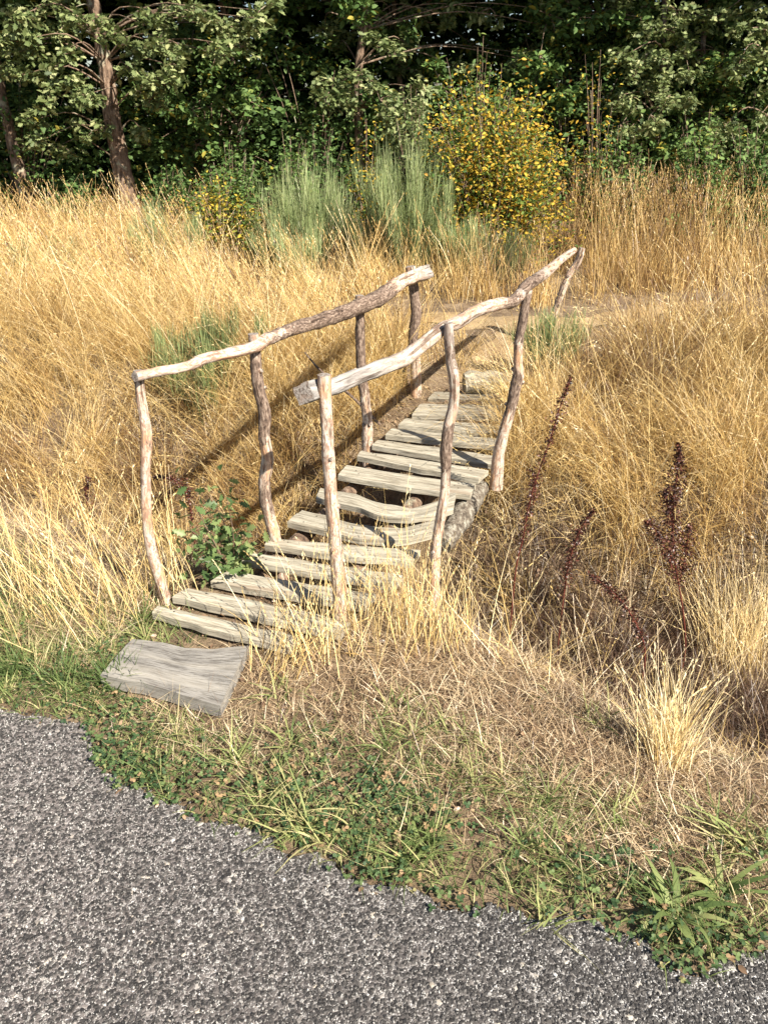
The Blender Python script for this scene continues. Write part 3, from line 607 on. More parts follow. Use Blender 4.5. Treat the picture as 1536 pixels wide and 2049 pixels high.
blades(mbB, base3(bx, by), taz[idx]+rng.normal(0, .75, n), np.abs(rng.normal(.35, .25, n)), rng.uniform(.5, 2.3, n), h_[idx]*rng.uniform(.6, 1.7, n), rng.uniform(.0018, .0036, n), np.clip(ttint[idx]+rng.normal(0, .17, n), 0, 1), 6)
pick = np.where(rng.random(n) < .05)[0]; m = len(pick); tt = np.clip(rng.normal(.75, .15, m), 0, 1)
pts = blades(mbB, base3(bx[pick], by[pick]), taz[idx[pick]]+rng.normal(0, 1., m), np.abs(rng.normal(.3, .2, m)), rng.uniform(.2, 1.3, m), h_[idx[pick]]*1.2+rng.uniform(.1, .35, m), .0026, tt, 7, tip=.5)
seed_heads(mbB, pts, tt, 8, .016, .004, .2, .45)
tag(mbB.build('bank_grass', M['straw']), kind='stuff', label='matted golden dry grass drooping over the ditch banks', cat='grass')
print('bank blades', n, m)

mbT = MB()   # thatch: short dead straw over the verge, ditch floor and bank foot
n0 = 460000; x = rng.uniform(-3.2, 3.4, n0); y = rng.uniform(1.0, 6.2, n0); q = Q(x, y); eo = edge_off(x, y)
dens = sst(.0, .35, eo)*np.where(q < 2.45, 1., .35)*(.6+.4*np.sin(x*5+y*3))
ok = (np.abs(x) < .6*y+.7) & (rng.random(n0) < dens) & notblock(x, y, .1) & (q > 1.3) & ~on_board(x, y); x, y, q = x[ok], y[ok], q[ok]; n = len(x)
blades(mbT, base3(x, y)+np.array([0, 0, .006])*rng.random((n, 1)), rng.uniform(0, 6.28, n), rng.uniform(.6, 1.5, n), rng.uniform(-.3, .8, n), rng.gamma(4, .014, n)+.02, rng.uniform(.0013, .003, n), np.clip(rng.normal(.56, .25, n)+.12*np.sin(x*9)*np.cos(y*7)-.4*(np.abs(q-2.95) < .5), 0, 1), 3)  # straw along the ditch is coloured darker to suggest the hollow's shade
n0 = 9000; x = rng.uniform(-.4, .6, n0); y = rng.uniform(2.0, 4.9, n0); ok = in_deck(x, y, .05); x, y = x[ok], y[ok]; n = len(x)
blades(mbT, base3(x, y), rng.uniform(0, 6.28, n), rng.uniform(.9, 1.5, n), rng.uniform(-.2, .5, n), rng.uniform(.03, .12, n), .002, rng.uniform(0, .7, n), 3)
n0 = 36000; x = rng.uniform(-1.6, 2.6, n0); y = rng.uniform(1.7, 4.2, n0); q = Q(x, y); ok = (q > 2.2) & (q < 3.75) & (rng.random(n0) < np.where(x > .2, .5, .22)) & ~in_deck(x, y, .02); x, y = x[ok], y[ok]; n = len(x)
blades(mbT, base3(x, y), rng.uniform(0, 6.28, n), np.abs(rng.normal(.7, .4, n)), rng.uniform(-.2, 1.6, n), rng.gamma(4, .04, n)+.04, rng.uniform(.0015, .0032, n), np.clip(rng.beta(.8, 1.9, n), 0, 1), 5)
n0 = 420; x = rng.uniform(.3, 2.4, n0); y = rng.uniform(1.8, 3.6, n0); q = Q(x, y); ok = (q > 2.2) & (q < 3.6) & ~in_deck(x, y, .02); x, y = x[ok], y[ok]; n = len(x); tt = rng.uniform(.6, 1, n)
pts = blades(mbT, base3(x, y), rng.uniform(0, 6.28, n), np.abs(rng.normal(.35, .25, n)), rng.uniform(0, 1., n), rng.uniform(.25, .6, n), .0026, tt, 7, tip=.5); seed_heads(mbT, pts, tt, 8, .014, .0036, .2, .4)
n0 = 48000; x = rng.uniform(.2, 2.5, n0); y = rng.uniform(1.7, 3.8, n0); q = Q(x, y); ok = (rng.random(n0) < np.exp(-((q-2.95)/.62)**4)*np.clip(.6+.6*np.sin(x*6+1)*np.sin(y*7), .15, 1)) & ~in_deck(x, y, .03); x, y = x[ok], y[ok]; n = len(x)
blades(mbT, base3(x, y), rng.uniform(0, 6.28, n), np.abs(rng.normal(.5, .4, n)), rng.uniform(0, 2.2, n), rng.gamma(5, .03, n)+.04, rng.uniform(.002, .0045, n), rng.uniform(-.3, .16, n), 5)  # dead brown tangle; its very dark tint also stands in for the hollow's shade
n0 = 60000; x = rng.uniform(-1.2, 2.6, n0); y = rng.uniform(1.1, 2.7, n0); eo = edge_off(x, y); q = Q(x, y); ok = (rng.random(n0) < sst(.2, .45, eo)*sst(2.6, 2.3, q)*np.clip(.5+.6*np.sin(x*9+2)*np.sin(y*11-x*4), .1, 1)) & notblock(x, y, .1) & ~on_board(x, y) & ~in_deck(x, y, .03); x, y = x[ok], y[ok]; n = len(x)
blades(mbT, base3(x, y), rng.uniform(0, 6.28, n), rng.uniform(.2, 1.3, n), rng.uniform(.3, 2.4, n), rng.gamma(4, .013, n)+.03, rng.uniform(.0014, .0028, n), np.clip(rng.normal(.45, .27, n), 0, 1), 4)
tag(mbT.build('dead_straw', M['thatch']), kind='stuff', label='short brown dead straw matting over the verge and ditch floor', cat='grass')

mbG = MB()   # green verge blades
n0 = 190000; x = rng.uniform(-2.6, 2.4, n0); y = rng.uniform(.9, 3.0, n0); eo = edge_off(x, y)
wv = .27+.10*np.sin(x*2.6+1.0)+.09*np.sin(x*7+y*4)+.35*sst(-.6, -1.3, x)
dens = (sst(wv+.24, wv-.1, eo)+.10*(np.sin(x*5+2)*np.sin(y*6-x*3) > .3)*(eo < .8))*sst(-.02, .04, eo)*(.34+.28*np.sin(x*11+y*8)*np.sin(y*13-x*6)); g1 = sst(.5, .3, np.hypot(x+1.05, (y-2.15)*1.3))
dens = np.maximum(dens, g1*.5*(eo > 0)); ok = (rng.random(n0) < dens) & ~on_board(x, y); x, y, eo = x[ok], y[ok], eo[ok]; n = len(x)
blades(mbG, base3(x, y), rng.uniform(0, 6.28, n), np.abs(rng.normal(.6, .4, n)), rng.uniform(.2, 1.5, n), rng.gamma(4, .011, n)+.015, rng.uniform(.0018, .004, n), np.clip(rng.normal(.5, .27, n), 0, 1), 4)
tg_ = rng.integers(0, n, 110); kk = np.repeat(tg_, 22); m = len(kk); tn = np.repeat(rng.uniform(.4, 1., 110), 22)
blades(mbG, base3(x[kk]+rng.normal(0, .012, m), y[kk]+rng.normal(0, .012, m)), rng.uniform(0, 6.28, m), rng.uniform(.3, 1.2, m), rng.uniform(.2, 1.3, m), rng.uniform(.06, .17, m), rng.uniform(.003, .006, m), np.clip(tn+rng.normal(0, .12, m), 0, 1), 6)
tag(mbG.build('verge_grass', M['green']), kind='stuff', label='short green grass along the asphalt edge', cat='grass')
print('green', n)
mbC = MB()   # clover
n0 = 56000; x = rng.uniform(-2.4, 2.0, n0); y = rng.uniform(.9, 2.9, n0); eo = edge_off(x, y)
wv = .15+.06*np.sin(x*3+2)+.24*sst(-.5,-.95, x)+.06*np.sin(x*8+y*5)+.12*sst(.2, 1., x); cl = np.clip(.55+.7*np.sin(x*6+y*9+1)*np.sin(x*4-y*7), .08, 1)
ok = (rng.random(n0) < sst(wv+.16, wv-.05, eo)*sst(-.035, .015, eo)*cl) & ~on_board(x, y); x, y = x[ok], y[ok]; n = len(x)
b = base3(x, y); hh = rng.uniform(.012, .04, n); c = b+np.column_stack([rng.normal(0, .006, n), rng.normal(0, .006, n), hh]); yaw = rng.uniform(0, 6.28, n)
tn = np.clip(rng.beta(2, 2.2, n)+(rng.random(n) < .16)*.5, 0, 1); s = rng.uniform(.006, .011, n)
T_CL = leaf_tmpl([(0, .1), (.35, .42), (.8, .45), (1, .15)], .2, .1)
for k in range(3): scatter(mbC, T_CL, c, rot_rand(n, 1.8, 0, yaw+k*2.094), s, tn)
tag(mbC.build('clover', M['clover']), kind='stuff', label='low dark green clover creeping onto the asphalt', cat='clover')
print('clover', n)
mbL = MB()
n0 = 9000; x = rng.uniform(-2.5, 2.6, n0); y = rng.uniform(.9, 4.8, n0); eo = edge_off(x, y); ok = (eo > -.03) & ((rng.random(n0) < .35) | (in_deck(x, y) & (y > 2.2)) | (Q(x, y) > 2.6)) & (np.abs(x) < .6*y+.5)
x, y = x[ok], y[ok]; n = len(x); scatter(mbL, T_OVAL, base3(x, y)+np.array([0, 0, .014]), rot_rand(n, .8), rng.uniform(.010, .024, n)*np.where(Q(x, y) > 2.6, 1.6, 1), rng.random(n))
tag(mbL.build('leaf_litter', M['litter']), kind='stuff', label='curled brown dead leaves scattered under the bridge and over the verge', cat='leaves')

# ---- single tussocks
def tussock(px, py, n, L, wd, th, kap, tint, label, lean=None, heads=.2, mat='straw', sig=.03, grp=None, name='grass_tussock', ht=8, z=None):
    p = PG(px, py); mb = MB(); b = np.column_stack([rng.normal(p[0], sig, n), rng.normal(p[1], sig*.8, n)]); b = base3(b[:, 0], b[:, 1])
    az = rng.uniform(0, 6.28, n) if lean is None else lean+rng.normal(0, .9, n)
    tt = np.clip(rng.normal(tint, .13, n), 0, 1)
    pts = blades(mb, b, az, np.abs(rng.normal(th, th*.5, n)), rng.uniform(0, kap, n), L*rng.uniform(.4, 1.1, n), wd*rng.uniform(.7, 1.3, n), tt, ht, tip=.3)
    k = rng.random(n) < heads
    if k.any(): seed_heads(mb, pts[k], tt[k], 9, .014, .0036, .22, .4)
    return tag(mb.build(name, M[mat]), label, 'grass tussock', grp)
tussock(1330, 1530, 300, .30, .0022, .35, .9, .88, 'pale straw-coloured tussock fanning out over bare soil at the lower right', 1.3, .12)
tussock(1470, 1330, 380, .55, .0024, .25, .8, .85, 'tall pale tussock at the right edge of the photo below the bank', 1.8, .15, sig=.09)
tussock(650, 1310, 80, .42, .0024, .30, .5, .8, 'sparse golden tussock with seed heads at the foot of the pale near post', 1.8, .45, sig=.07)
tussock(800, 1265, 80, .42, .0024, .22, .5, .78, 'upright golden tussock hiding the right ends of the near planks', 1.6, .4, sig=.10)
tussock(570, 1330, 60, .28, .003, .5, .8, .6, 'loose brown tussock beside the right edge of the step board', .9, .3, sig=.06)
tussock(850, 1285, 110, .36, .0024, .25, .5, .72, 'thick golden tussock right of the second right-hand post foot', 1.4, .3, sig=.09)
tussock(235, 1230, 110, .55, .0024, .4, .6, .72, 'long pale stems leaning left of the near left post', 2.7, .4, sig=.10)
tussock(60, 1230, 120, .62, .0024, .4, .6, .68, 'tall pale tussock at the left edge of the photo', 2.4, .4, sig=.14)
tussock(310, 1185, 60, .5, .0026, .3, .4, .78, 'thin golden stems around the foot of the near left post', 2.2, .4, sig=.07)
tussock(1015, 985, 160, .34, .0026, .3, .9, .7, 'short golden tussock around the foot of the third right-hand post', 2.2, .2, sig=.06)
tussock(1075, 860, 260, .62, .003, .35, 1.5, .7, 'arching golden tussock beside the right handrail posts', 2.6, .3, sig=.09)
tussock(1235, 1010, 380, .60, .003, .5, 1.7, .66, 'broad drooping golden tussock on the right bank between the red dock stalks', 3.0, .2, sig=.12)
tussock(1440, 960, 380, .62, .003, .5, 1.6, .66, 'heavy golden tussock leaning over the right bank behind the tall dock', 3.2, .2, sig=.12)
tussock(1010, 1320, 45, .5, .0024, .5, .7, .78, 'crossing pale stems at the lip of the dark hollow', 2.4, .3, sig=.10)
tussock(1150, 1370, 45, .5, .0024, .5, .7, .8, 'thin pale stems sprawling over the near lip of the ditch', 1.2, .3, sig=.12)
for px, py, lab in ((130, 1370, 'green grass clump left of the silver step board'), (40, 1350, 'green grass clump at the left edge above the asphalt'), (230, 1370, 'small green grass clump touching the corner of the step board')):
    tussock(px, py, 130, .15, .0045, .6, 1.1, .3, lab, None, 0, 'green', .03)
for px, py, lab in ((560, 1385, 'thin green grass clump in the brown straw right of the step board'), (1180, 1440, 'green grass clump on the brown verge right of centre'), (790, 1420, 'green blades in the middle of the brown verge'), (940, 1480, 'green blades above the clover strip'), (1230, 1640, 'broad-bladed green clump in the clover at lower right'), (470, 1530, 'green clump between the asphalt and the step board')):
    tussock(px, py, 26, .12, .005, .8, .9, .6, lab, None, 0, 'green', .03)
tussock(1490, 1700, 50, .2, .007, 1.0, .8, .7, 'coarse green grass clump at the right edge over bare soil', 2.6, 0, 'green', .04)
def rosette(px, py, n, L, label):
    p = PG(px, py); e = empty('plantain_plant', p, label, 'weed'); 
    for k in range(n):
        mb = MB(); a = k*2.4+rng.normal(0, .3); l = L*rng.uniform(.6, 1.1)
        blades(mb, np.array([[p[0]+.01*math.cos(a), p[1]+.01*math.sin(a), p[2]+.005]]), a, rng.uniform(.6, 1.1), rng.uniform(.6, 1.6), l, rng.uniform(.011, .019), rng.uniform(.25, .7), 9, twist=rng.normal(0, .8), face=a+np.pi/2, tip=.1)
        mb.build('leaf', M['green'], e)
rosette(1350, 1835, 16, .15, 'plantain weed with curling grey-green leaves at the asphalt edge, lower right')
rosette(1440, 1790, 12, .15, 'plantain weed of long narrow leaves near the right edge of the photo')
rosette(845, 1690, 5, .09, 'small pale broad-leaved weed in the clover near the asphalt')

# ------------------------------------------------------------------ dock stalks
def dock(main, Yd, label, sides=(), r0=.0035, dens=900):
    c = [PY(x, y, Yd+.0) for x, y in main]; base = c[-1]; gz = float(H(base[0], base[1]))
    if base[2] > gz: c.append(np.array([base[0], base[1], gz-.02]))
    e = empty('dock_plant', (c[-1][0], c[-1][1], gz), label, 'plant', 'dead dock stalks in the ditch')
    lines = [(c, 0)]+[([PY(x, y, Yd+dy) for x, y in s], 1) for s, dy in sides]
    for pts, kind in lines:
        mb = MB(); tube(mb, pts, np.linspace(.6, 1, len(pts))*r0*(1 if not kind else .7), n=len(pts)*5, sides=6, lump=.1, barky=0)
        mb.build('stalk', M['dock_stem'], e)
        cc = crom(pts, 60); up = cc[:, 2]; hi = up.max(); lo = up.min() if kind else hi-(hi-up.min())*.55
        sel = cc[up >= lo]; mb = MB(); seg = np.linalg.norm(sel[0]-sel[-1]); n = int(dens*seg*1.6)
        t = rng.random(n)*(len(sel)-1); i = t.astype(int); p = sel[i]*(1-(t-i))[:, None]+sel[np.minimum(i+1, len(sel)-1)]*(t-i)[:, None]
        env = (.006+.011*np.abs(np.sin(t/len(sel)*9+Yd*3)))*np.clip(t/len(sel)*3+.3, .3, 1)*(dens/900)**.5
        p = p+rng.normal(0, 1, (n, 3))*env[:, None]*np.array([1, 1, .8])
        scatter(mb, T_DIA, p, rot_rand(n, 0), rng.uniform(.009, .015, n), rng.random(n)); mb.build('seed_cluster', M['dock'], e)['kind'] = 'stuff'
m, nt, out = nodes('dock_stem_red'); b = N(nt, 'ShaderNodeBsdfPrincipled'); b.inputs['Base Color'].default_value = (.13, .03, .02, 1); b.inputs['Roughness'].default_value = .6
nt.links.new(b.outputs[0], out.inputs[0]); M['dock_stem'] = m
dock([(1142, 755), (1118, 820), (1100, 880), (1075, 950), (1058, 1010), (1045, 1080), (1030, 1150)], 3.0, 'tall slanting dark red dock stalk just right of the bridge', [([(1063, 940), (1070, 975), (1066, 1010)], .02)], dens=650)
dock([(1357, 888), (1355, 940), (1347, 1000), (1345, 1060), (1350, 1130), (1365, 1220), (1370, 1300)], 2.85, 'tallest dark red dock stalk, upright near the right edge of the photo', [([(1378, 1050), (1372, 1100), (1360, 1160)], .03), ([(1292, 1042), (1320, 1075), (1345, 1140)], -.03), ([(1330, 980), (1335, 1010), (1346, 1050)], 0)], dens=1400)
dock([(1186, 1020), (1160, 1060), (1142, 1110), (1130, 1170)], 2.95, 'short reddish dock stalk low in the ditch between the two tall ones')
dock([(1180, 1150), (1230, 1190), (1270, 1245), (1290, 1310)], 2.75, 'fallen dark dock stalk leaning over the ditch floor')
dock([(178, 955), (172, 990), (180, 1030), (188, 1075)], 3.6, 'dark red dock stalk in the dry grass left of the bridge', dens=1100)
dock([(310, 955), (345, 958), (372, 980), (380, 1010)], 3.6, 'bent red dock stalk behind the near left post', dens=1100)

# ------------------------------------------------------------------ oak sapling, dead twig
def leafy(name, p, stems, T, mat, n_per, size, sig, label, cat, group=None, tint=(0, 1), up=.6, stem_r=.003, stem_mat='bark', droop=.2, part='foliage', stem_part='stem', merge=True):
    e = empty(name, p, label, cat, group); lf = MB(); st = MB()
    for s in stems:
        s = np.asarray(s, float); tube(st, s, np.linspace(1, .35, len(s))*stem_r, n=len(s)*3, sides=5, lump=.1, barky=0, cap=False)
        c = crom(s, 40)[10:]; n = rng.poisson(n_per); i = rng.integers(0, len(c), n)
        pos = c[i]+rng.normal(0, sig, (n, 3)); scatter(lf, T, pos, rot_rand(n, up, droop), rng.uniform(.65, 1.2, n)*size, rng.uniform(*tint, n))
    st.build(stem_part, M[stem_mat], e); lf.build(part, M[mat], e); return e
p = PG(470, 1160); S = []
for tx, ty in ((385, 1000), (420, 990), (455, 1000), (380, 1060), (430, 1060), (480, 1060), (400, 1120), (445, 1110), (480, 1090), (410, 1150), (450, 1150)):
    t = PY(tx, ty, p[1]+rng.uniform(-.1, .1)); S.append([p, p*.5+t*.5+np.array([rng.normal(0, .02), 0, .03]), t])
leafy('oak_sapling', p, S, T_OAK, 'sapling', 30, .050, .05, 'young oak sapling with green lobed leaves growing beside the left edge of the planks', 'sapling', up=.4)
mb = MB(); tube(mb, [PY(610, 705, 4.3), PY(640, 740, 4.2), PY(700, 790, 4.15), PY(760, 850, 4.1)], [.004, .006, .008, .008], sides=6, barky=1, tint=.4)
tag(mb.build('dead_branch', M['post']), 'thin bare brown branch leaning in the grass behind the left handrail', 'branch')

# ------------------------------------------------------------------ broom shrubs
def broom(px, py, hgt, wid, n, label, tint=.55, lean=0.):
    p = PG(px, py); e = empty('broom_shrub', p, label, 'shrub', 'grey-green broom shrubs'); mb = MB()
    ns = max(9, n//70); az = rng.uniform(0, 6.28, ns); r = wid*.35*np.sqrt(rng.random(ns))
    b = np.column_stack([p[0]+r*np.cos(az), p[1]+r*np.sin(az)]); b = base3(b[:, 0], b[:, 1])
    stm = MB(); pts = blades(stm, b, az+rng.normal(0, .4, ns), r/wid*1.5+.03, rng.normal(-.15, .2, ns), hgt*rng.uniform(.55, .92, ns)*(1-.25*r/wid), .012, .25, 5, tip=.3)
    stm.build('stem', M['broom'], e)
    tn = tint+rng.normal(0, .14, ns); k = rng.integers(0, ns, n); t = rng.beta(1.9, 1.1, n)*.96*5; i = np.minimum(t.astype(int), 4); fr = (t-i)[:, None]
    q = pts[k, i]*(1-fr)+pts[k, i+1]*fr
    blades(mb, q+rng.normal(0, .022, (n, 3))*np.array([1, 1, .5]), az[k]+rng.normal(0, .9, n), np.abs(rng.normal(.18, .13, n)), rng.normal(-.1, .2, n), rng.uniform(.14, .34, n)*min(1, hgt), .0042, np.clip(tn[k]+rng.normal(0, .14, n)-.35*(t < 1.6), 0, 1), 2, clamp=False, tip=.3)
    mb.build('twigs', M['broom'], e)
broom(615, 540, 1.06, .46, 3000, 'broad feathery grey-green broom bush behind the left handrail', .8)
broom(822, 550, 1.32, .46, 3400, 'tallest feathery broom bush beside the yellow-leaved bush', .7)
broom(925, 560, .66, .32, 1800, 'bright green broom bush in front of the yellow-leaved bush', .75)
broom(722, 545, .70, .45, 1900, 'dark green broom bush between the two pale ones', .3)
broom(535, 530, .58, .45, 1200, 'small green broom bush at the left end of the broom thicket', .7)
broom(585, 560, .6, .5, 2200, 'pale low broom bush at the front of the thicket behind the left handrail', .85)
broom(1000, 570, .6, .45, 1300, 'brownish broom bush at the right end of the broom thicket', .15)
broom(330, 560, .75, .5, 1400, 'thin pale broom bush standing in the golden grass at left', .75)
broom(110, 600, .6, .5, 1200, 'low green broom bush in the golden grass at far left', .6)
broom(425, 780, .48, .75, 2400, 'low blue-green broom bush behind the near left handrail', .4)
broom(1090, 740, .42, .32, 1300, 'small upright broom bush by the third right-hand post', .6)

# ------------------------------------------------------------------ trees
def cluster_leaves(mb, c, rad, n, T, size, tint, up=.5, flat=.7, droop=.25):
    pos = rng.normal(0, 1, (n, 3)); rr = np.linalg.norm(pos, axis=1, keepdims=True); pos = pos/rr*rad*(rng.random((n, 1))**.45)
    pos[:, 2] *= flat; scatter(mb, T, pos+c, rot_rand(n, up, droop), size*rng.uniform(.65, 1.2, n), np.clip(rng.normal(tint, .25, n), 0, 1))
def tree(name, trunk, rad, clusters, T, leaf, size, label, group='oak trees at the edge of the wood', canopy=None, hi=8., density=330, limb_r=.03):
    """trunk: list of 3-D points, base first; clusters: (centre, radius) of foliage in view"""
    e = empty(name, trunk[0], label, 'tree', group); t = MB()
    top = np.array(trunk[-1]); up_ = top-np.array(trunk[-2]); up_ = up_/np.linalg.norm(up_)
    full = [np.array(p, float) for p in trunk]; 
    while full[-1][2] < hi*.7: full.append(full[-1]+np.array([rng.normal(0, .12)+up_[0]*.2, rng.normal(0, .12), .9]))
    rr = np.linspace(rad, rad*.35, len(full)); tube(t, full, rr, n=len(full)*6, sides=14, lump=.16, barky=1, seed=trunk[0][0])
    t.build('trunk', M['bark'], e)
    lf = MB(); lb = MB(); F_ = np.array(full)
    def limb(c, r0):
        zt = max(.9, min(c[2]-.1, full[-1][2])); k = int(np.argmin(np.abs(F_[:, 2]-zt))); s = F_[k]
        m_ = s*.5+c*.5+np.array([rng.normal(0, .1), rng.normal(0, .1), .18]); tube(lb, [s, m_, c], [r0, r0*.6, r0*.2], n=9, sides=6, lump=.15, cap=False)
    for c, r in clusters:
        c = np.array(c); limb(c, .013); ns = max(3, int(8*(r/.35)**1.5))
        for _ in range(ns):
            d = rng.normal(0, 1, 3); d /= np.linalg.norm(d); cc = c+d*r*rng.random()**.5*np.array([1, .8, .75])
            tube(lb, [c, (c+cc)/2+rng.normal(0, .02, 3), cc], [.008, .005, .003], n=5, sides=4, lump=0, cap=False)
            cluster_leaves(lf, cc, .13, int(32*(.1/size)**1.6), T, size, .62)
    # crown above the picture, wide leaves; shades the wood behind
    if canopy:
        cc, cr, nn = canopy
        for _ in range(nn):
            d = rng.normal(0, 1, 3); d /= np.linalg.norm(d); c = np.array(cc)+d*np.array(cr)*rng.random()**.4
            limb(c, .022) if rng.random() < .12 else None
            cluster_leaves(lf, c, .45, density//4, T_DIA, .17, .5, up=.6)
    lb.build('branch', M['bark'], e); lf.build('crown', M[leaf], e); return e
def px_cl(lst, Y, r=.3, jit=.4): return [(PY(a, b, Y+rng.uniform(-jit, jit)), r*rng.uniform(.75, 1.2)) for a, b in lst]
def trunk_px(lst, Y): 
    g0 = [PY(a, b, Y) for a, b in lst][::-1]; g0[0][2] = float(H(g0[0][0], g0[0][1]))-.1; return g0
YT = float(PG(272, 462)[1]); print('tree Y', YT)
tree('oak_tree', trunk_px([(183, -20), (200, 75), (210, 125), (217, 175), (223, 225), (232, 275), (242, 325), (252, 380), (264, 430), (272, 470)], YT), .145,
     px_cl([(20, 30), (70, 20), (130, 50), (60, 90), (120, 110), (170, 60), (90, 150), (150, 165), (100, 205), (170, 190), (120, 290), (185, 262), (20, 110), (290, 50), (270, 100), (320, 90), (340, 130), (290, 170), (260, 140), (330, 170), (300, 200), (410, 20), (455, 50), (500, 35), (480, 95), (520, 20), (440, 110), (380, 15), (210, 55), (75, 285)], YT-.7, .21)+px_cl([(rng.uniform(-20, 560), rng.uniform(-20, 120)) for _ in range(8)]+[(rng.uniform(-20, 330), rng.uniform(80, 300)) for _ in range(6)], YT-.3, .2), T_OAK, 'oak_leaf', .098,
     'oak tree with a leaning ridged trunk and low grey-green sprays at left', canopy=((-3.2, YT+.4, 5.0), (2.6, 2.4, 1.9), 300))
tree('oak_tree', trunk_px([(-12, 100), (5, 200), (18, 250), (35, 330), (55, 400), (88, 470)], YT+.6), .10,
     px_cl([(-40, 60), (30, 160), (-30, 250)], YT+.5, .22), T_OAK, 'oak_leaf', .10,
     'thin lichen-pale oak at the left edge of the photo behind the larger oak', canopy=((-6, YT+1, 5.0), (2.4, 2.2, 1.9), 260))
tree('oak_tree', trunk_px([(735, -10), (728, 60), (718, 130), (716, 220), (720, 330), (716, 440)], YT+.8), .075,
     px_cl([(650, 160), (690, 180), (740, 160), (650, 200), (700, 210), (760, 200), (780, 110), (740, 90), (700, 150), (800, 230), (840, 215), (775, 245), (850, 180)], YT-.1, .2)+px_cl([(rng.uniform(600, 1130), rng.uniform(-20, 200)) for _ in range(15)], YT+1.1, .22), T_OAK, 'oak_leaf', .09,
     'slender ivy-clad oak behind the broom thicket at the centre of the photo', canopy=((-.3, YT+1.2, 4.9), (2.3, 2.2, 1.8), 280))
tree('oak_tree', trunk_px([(1330, -10), (1325, 120), (1318, 240), (1325, 420)], YT+1.1), .055,
     px_cl([(1290, 60), (1340, 60), (1370, 90), (1290, 110), (1330, 120), (1380, 150), (1250, 110), (1270, 150), (1310, 165), (1240, 190), (1260, 210), (1380, 200), (1300, 230), (1400, 30), (1350, 20), (1240, 250), (1340, 190)], YT-.4, .2)+px_cl([(rng.uniform(1140, 1500), rng.uniform(-20, 320)) for _ in range(14)], YT+.6, .22), T_OAK, 'oak_leaf', .085,
     'oak with pale grey-green sprays hanging above the tall grass at the right', canopy=((3.3, YT+1, 4.9), (2.3, 2.2, 1.8), 280))
tree('oak_tree', trunk_px([(1570, -10), (1560, 120), (1550, 240), (1545, 420)], YT+.5), .10,
     px_cl([(1440, 30), (1500, 15), (1470, 60), (1530, 60), (1520, 110), (1480, 120), (1450, 250), (1520, 230), (1500, 300), (1540, 180)], YT-.3, .22), T_OAK, 'oak_leaf', .09,
     'oak at the right edge of the photo with leaves reaching the top corner', canopy=((5.4, YT+.6, 5.0), (2.0, 2.2, 1.9), 260))
LBL = ['shaded tree deep in the wood left of the leaning oak trunk', 'shaded tree deep in the wood right of the leaning oak trunk', 'shaded tree deep in the wood behind the slender centre oak', 'shaded tree deep in the wood behind the yellow-leaved bush', 'shaded tree deep in the wood behind the right-hand oak sprays', 'shaded tree deep in the wood at the far right']
for k, (xx, yy) in enumerate(((-5.6, 13), (-2.2, 13.2), (.2, 13.4), (2.6, 13.0), (4.6, 13.2), (6.9, 13))):
    z0 = float(H(xx, yy)); cl = [((xx+rng.normal(0, .9), yy+rng.normal(0, .6), z0+rng.uniform(.3, 3.2)), .35) for _ in range(44)]
    tree('oak_tree', [(xx, yy, z0-.1), (xx+.1, yy, z0+1.2), (xx-.05, yy+.1, z0+2.6)], .045, cl, T_OVAL, 'dark_leaf', .10, LBL[k], 'shaded trees inside the wood', canopy=((xx, yy, 5.2), (2.2, 2., 2.1), 230))
UL = ['shaded hazel-like bush under the oaks at far left', 'shaded leafy bush between the leaning oak and the broom thicket', 'shaded leafy bush behind the slender centre oak', 'tall leafy bush in the dark gap right of the yellow-leaved bush', 'tall leafy bush below the pale sprays at right', 'shaded leafy bush at the far right of the wood edge']
for k, (px, w_, t_) in enumerate(((60, 110, 120), (430, 130, 100), (640, 110, 60), (1130, 110, 40), (1290, 110, 120), (1480, 110, 130))):
    p = PY(px, 440, YT+.9); e = empty('understorey_bush', (p[0], p[1], float(H(p[0], p[1]))), UL[k], 'bush', 'bushes under the oaks'); lf = MB(); st = MB(); r0 = np.array([p[0], p[1], float(H(p[0], p[1]))])
    for _ in range(34):
        c = PY(px+rng.normal(0, .55)*w_, rng.uniform(t_, 440), YT+.9+rng.uniform(-.3, .5)); tube(st, [r0, r0*.4+c*.6+np.array([0, 0, .15]), c], [.012, .008, .003], n=9, sides=4, lump=0, cap=False)
        for _ in range(5): cluster_leaves(lf, c+rng.normal(0, .16, 3), .14, 20, T_OVAL, .068, .6)
    st.build('stem', M['bark'], e); lf.build('foliage', M['dark_leaf'], e)
# the far wood: one mass nobody could count
mb = MB()
for _ in range(3600):
    c = np.array([rng.uniform(-15, 15), rng.uniform(14, 19.5), 0.]); c[2] = float(H(c[0], c[1]))+rng.uniform(0, 8)
    cluster_leaves(mb, c, .75, 45, T_DIA, .24, .35)
for _ in range(420):   # brushwood floor of the wood
    c = np.array([rng.uniform(-8.5, 8.5), rng.uniform(12.2, 15), 0.]); c[2] = float(H(c[0], c[1]))+rng.uniform(0, 1.6)
    cluster_leaves(mb, c, .5, 60, T_DIA, .12, .4)
tag(mb.build('woodland', M['dark_leaf']), kind='stuff', label='dark mass of woodland foliage filling the background', cat='woodland')

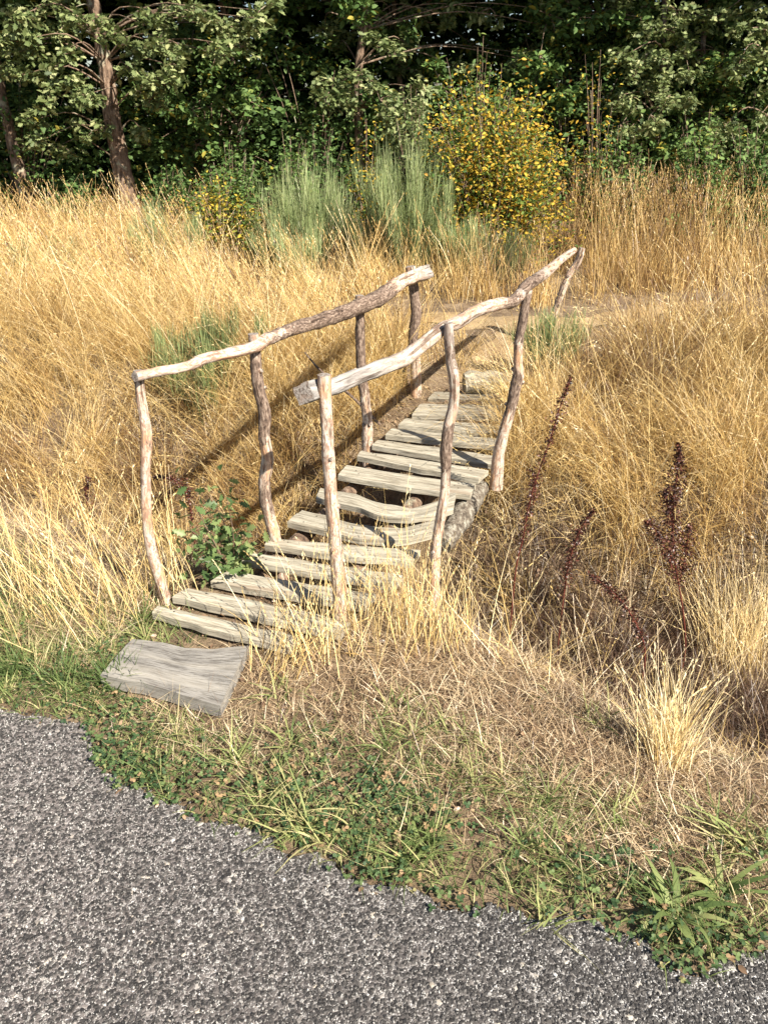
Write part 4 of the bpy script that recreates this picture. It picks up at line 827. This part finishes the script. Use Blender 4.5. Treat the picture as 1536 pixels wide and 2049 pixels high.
# ------------------------------------------------------------------ bushes along the wood's edge
def bush(px, py, top, wpx, Y, n_st, n_per, T, leaf, size, label, cat='bush', tint=(0, 1), sig=.05, arch=.3, group='bushes at the foot of the wood', name='bush', stem_r=.006, prof=2.2):
    p = PY(px, py, Y); p[2] = float(H(p[0], p[1])); S = []
    for _ in range(n_st):
        u = rng.uniform(-1, 1); tx = px+u*wpx; ty = top+(py-top)*(abs(u)**prof)*.6+rng.uniform(0, .6)*(py-top)+rng.normal(0, .05)*(py-top)
        t = PY(tx, ty, Y+rng.uniform(-.35, .45)); mid = p*.45+t*.55+np.array([0, 0, arch*rng.uniform(.0, .5)]); S.append([p+np.array([u*.15, rng.normal(0, .1), 0]), mid, t])
    return leafy(name, p, S, T, leaf, n_per, size, sig, label, cat, group, tint, up=.5, stem_r=stem_r)
bush(985, 480, 165, 150, 8.7, 150, 95, T_OVAL, 'yellow_leaf', .046, 'large bush covered in yellow and orange autumn leaves above the right handrail', tint=(-.1, .95), sig=.12, prof=4.5)
bush(735, 430, 230, 45, 9.3, 20, 40, T_OVAL, 'yellow_leaf', .045, 'small yellow-flecked bush behind the broom at the centre', tint=(.1, .9))
bush(440, 450, 350, 80, 8.9, 34, 45, T_OVAL, 'yellow_leaf', .045, 'low bush of green and yellow leaves in the grass right of the leaning oak', tint=(.0, .75))
bush(465, 450, 270, 60, 9.4, 44, 50, T_OVAL, 'dark_leaf', .05, 'upright leafy green bush right of the leaning oak trunk', tint=(.4, .93))
bush(585, 450, 250, 55, 9.2, 30, 45, T_OVAL, 'dark_leaf', .05, 'bush of upright leafy shoots left of the tall broom', tint=(.5, .95))
bush(350, 450, 330, 70, 9.8, 44, 50, T_OVAL, 'dark_leaf', .05, 'dark green bush against the shade beside the leaning oak trunk', tint=(.2, .9))
bush(830, 440, 160, 75, 9.5, 60, 60, T_OAK, 'oak_leaf', .06, 'grey-green bush left of the yellow-leaved bush', tint=(.4, 1))
bush(950, 440, 55, 110, 9.5, 46, 50, T_OVAL, 'dark_leaf', .05, 'tall bramble with arching green shoots behind the yellow-leaved bush', tint=(.5, .98), arch=1.0, sig=.035)
bush(1190, 430, 70, 45, 9.8, 22, 26, T_OVAL, 'yellow_leaf', .042, 'tall thin bush with brown and orange leaves right of the yellow-leaved bush', tint=(.0, 1.), sig=.09)
bush(1230, 430, 240, 80, 9.6, 50, 50, T_OVAL, 'dark_leaf', .055, 'green bush behind the tall grass right of the yellow-leaved bush', tint=(.3, .93))
bush(1400, 430, 190, 60, 9.3, 40, 50, T_OVAL, 'dark_leaf', .06, 'bright green leafy climber bush below the right-hand oak', tint=(.5, .95))
bush(1500, 440, 230, 80, 9.6, 50, 50, T_OVAL, 'dark_leaf', .055, 'dark green bush at the right edge of the photo', tint=(.2, .9))
bush(150, 450, 360, 60, 11.2, 44, 50, T_OVAL, 'dark_leaf', .06, 'dark bush in the shade left of the leaning oak trunk', tint=(.1, .8))
bush(640, 430, 240, 90, 10.6, 44, 50, T_OVAL, 'dark_leaf', .06, 'dark bush in the shade behind the broom thicket', tint=(.1, .8))
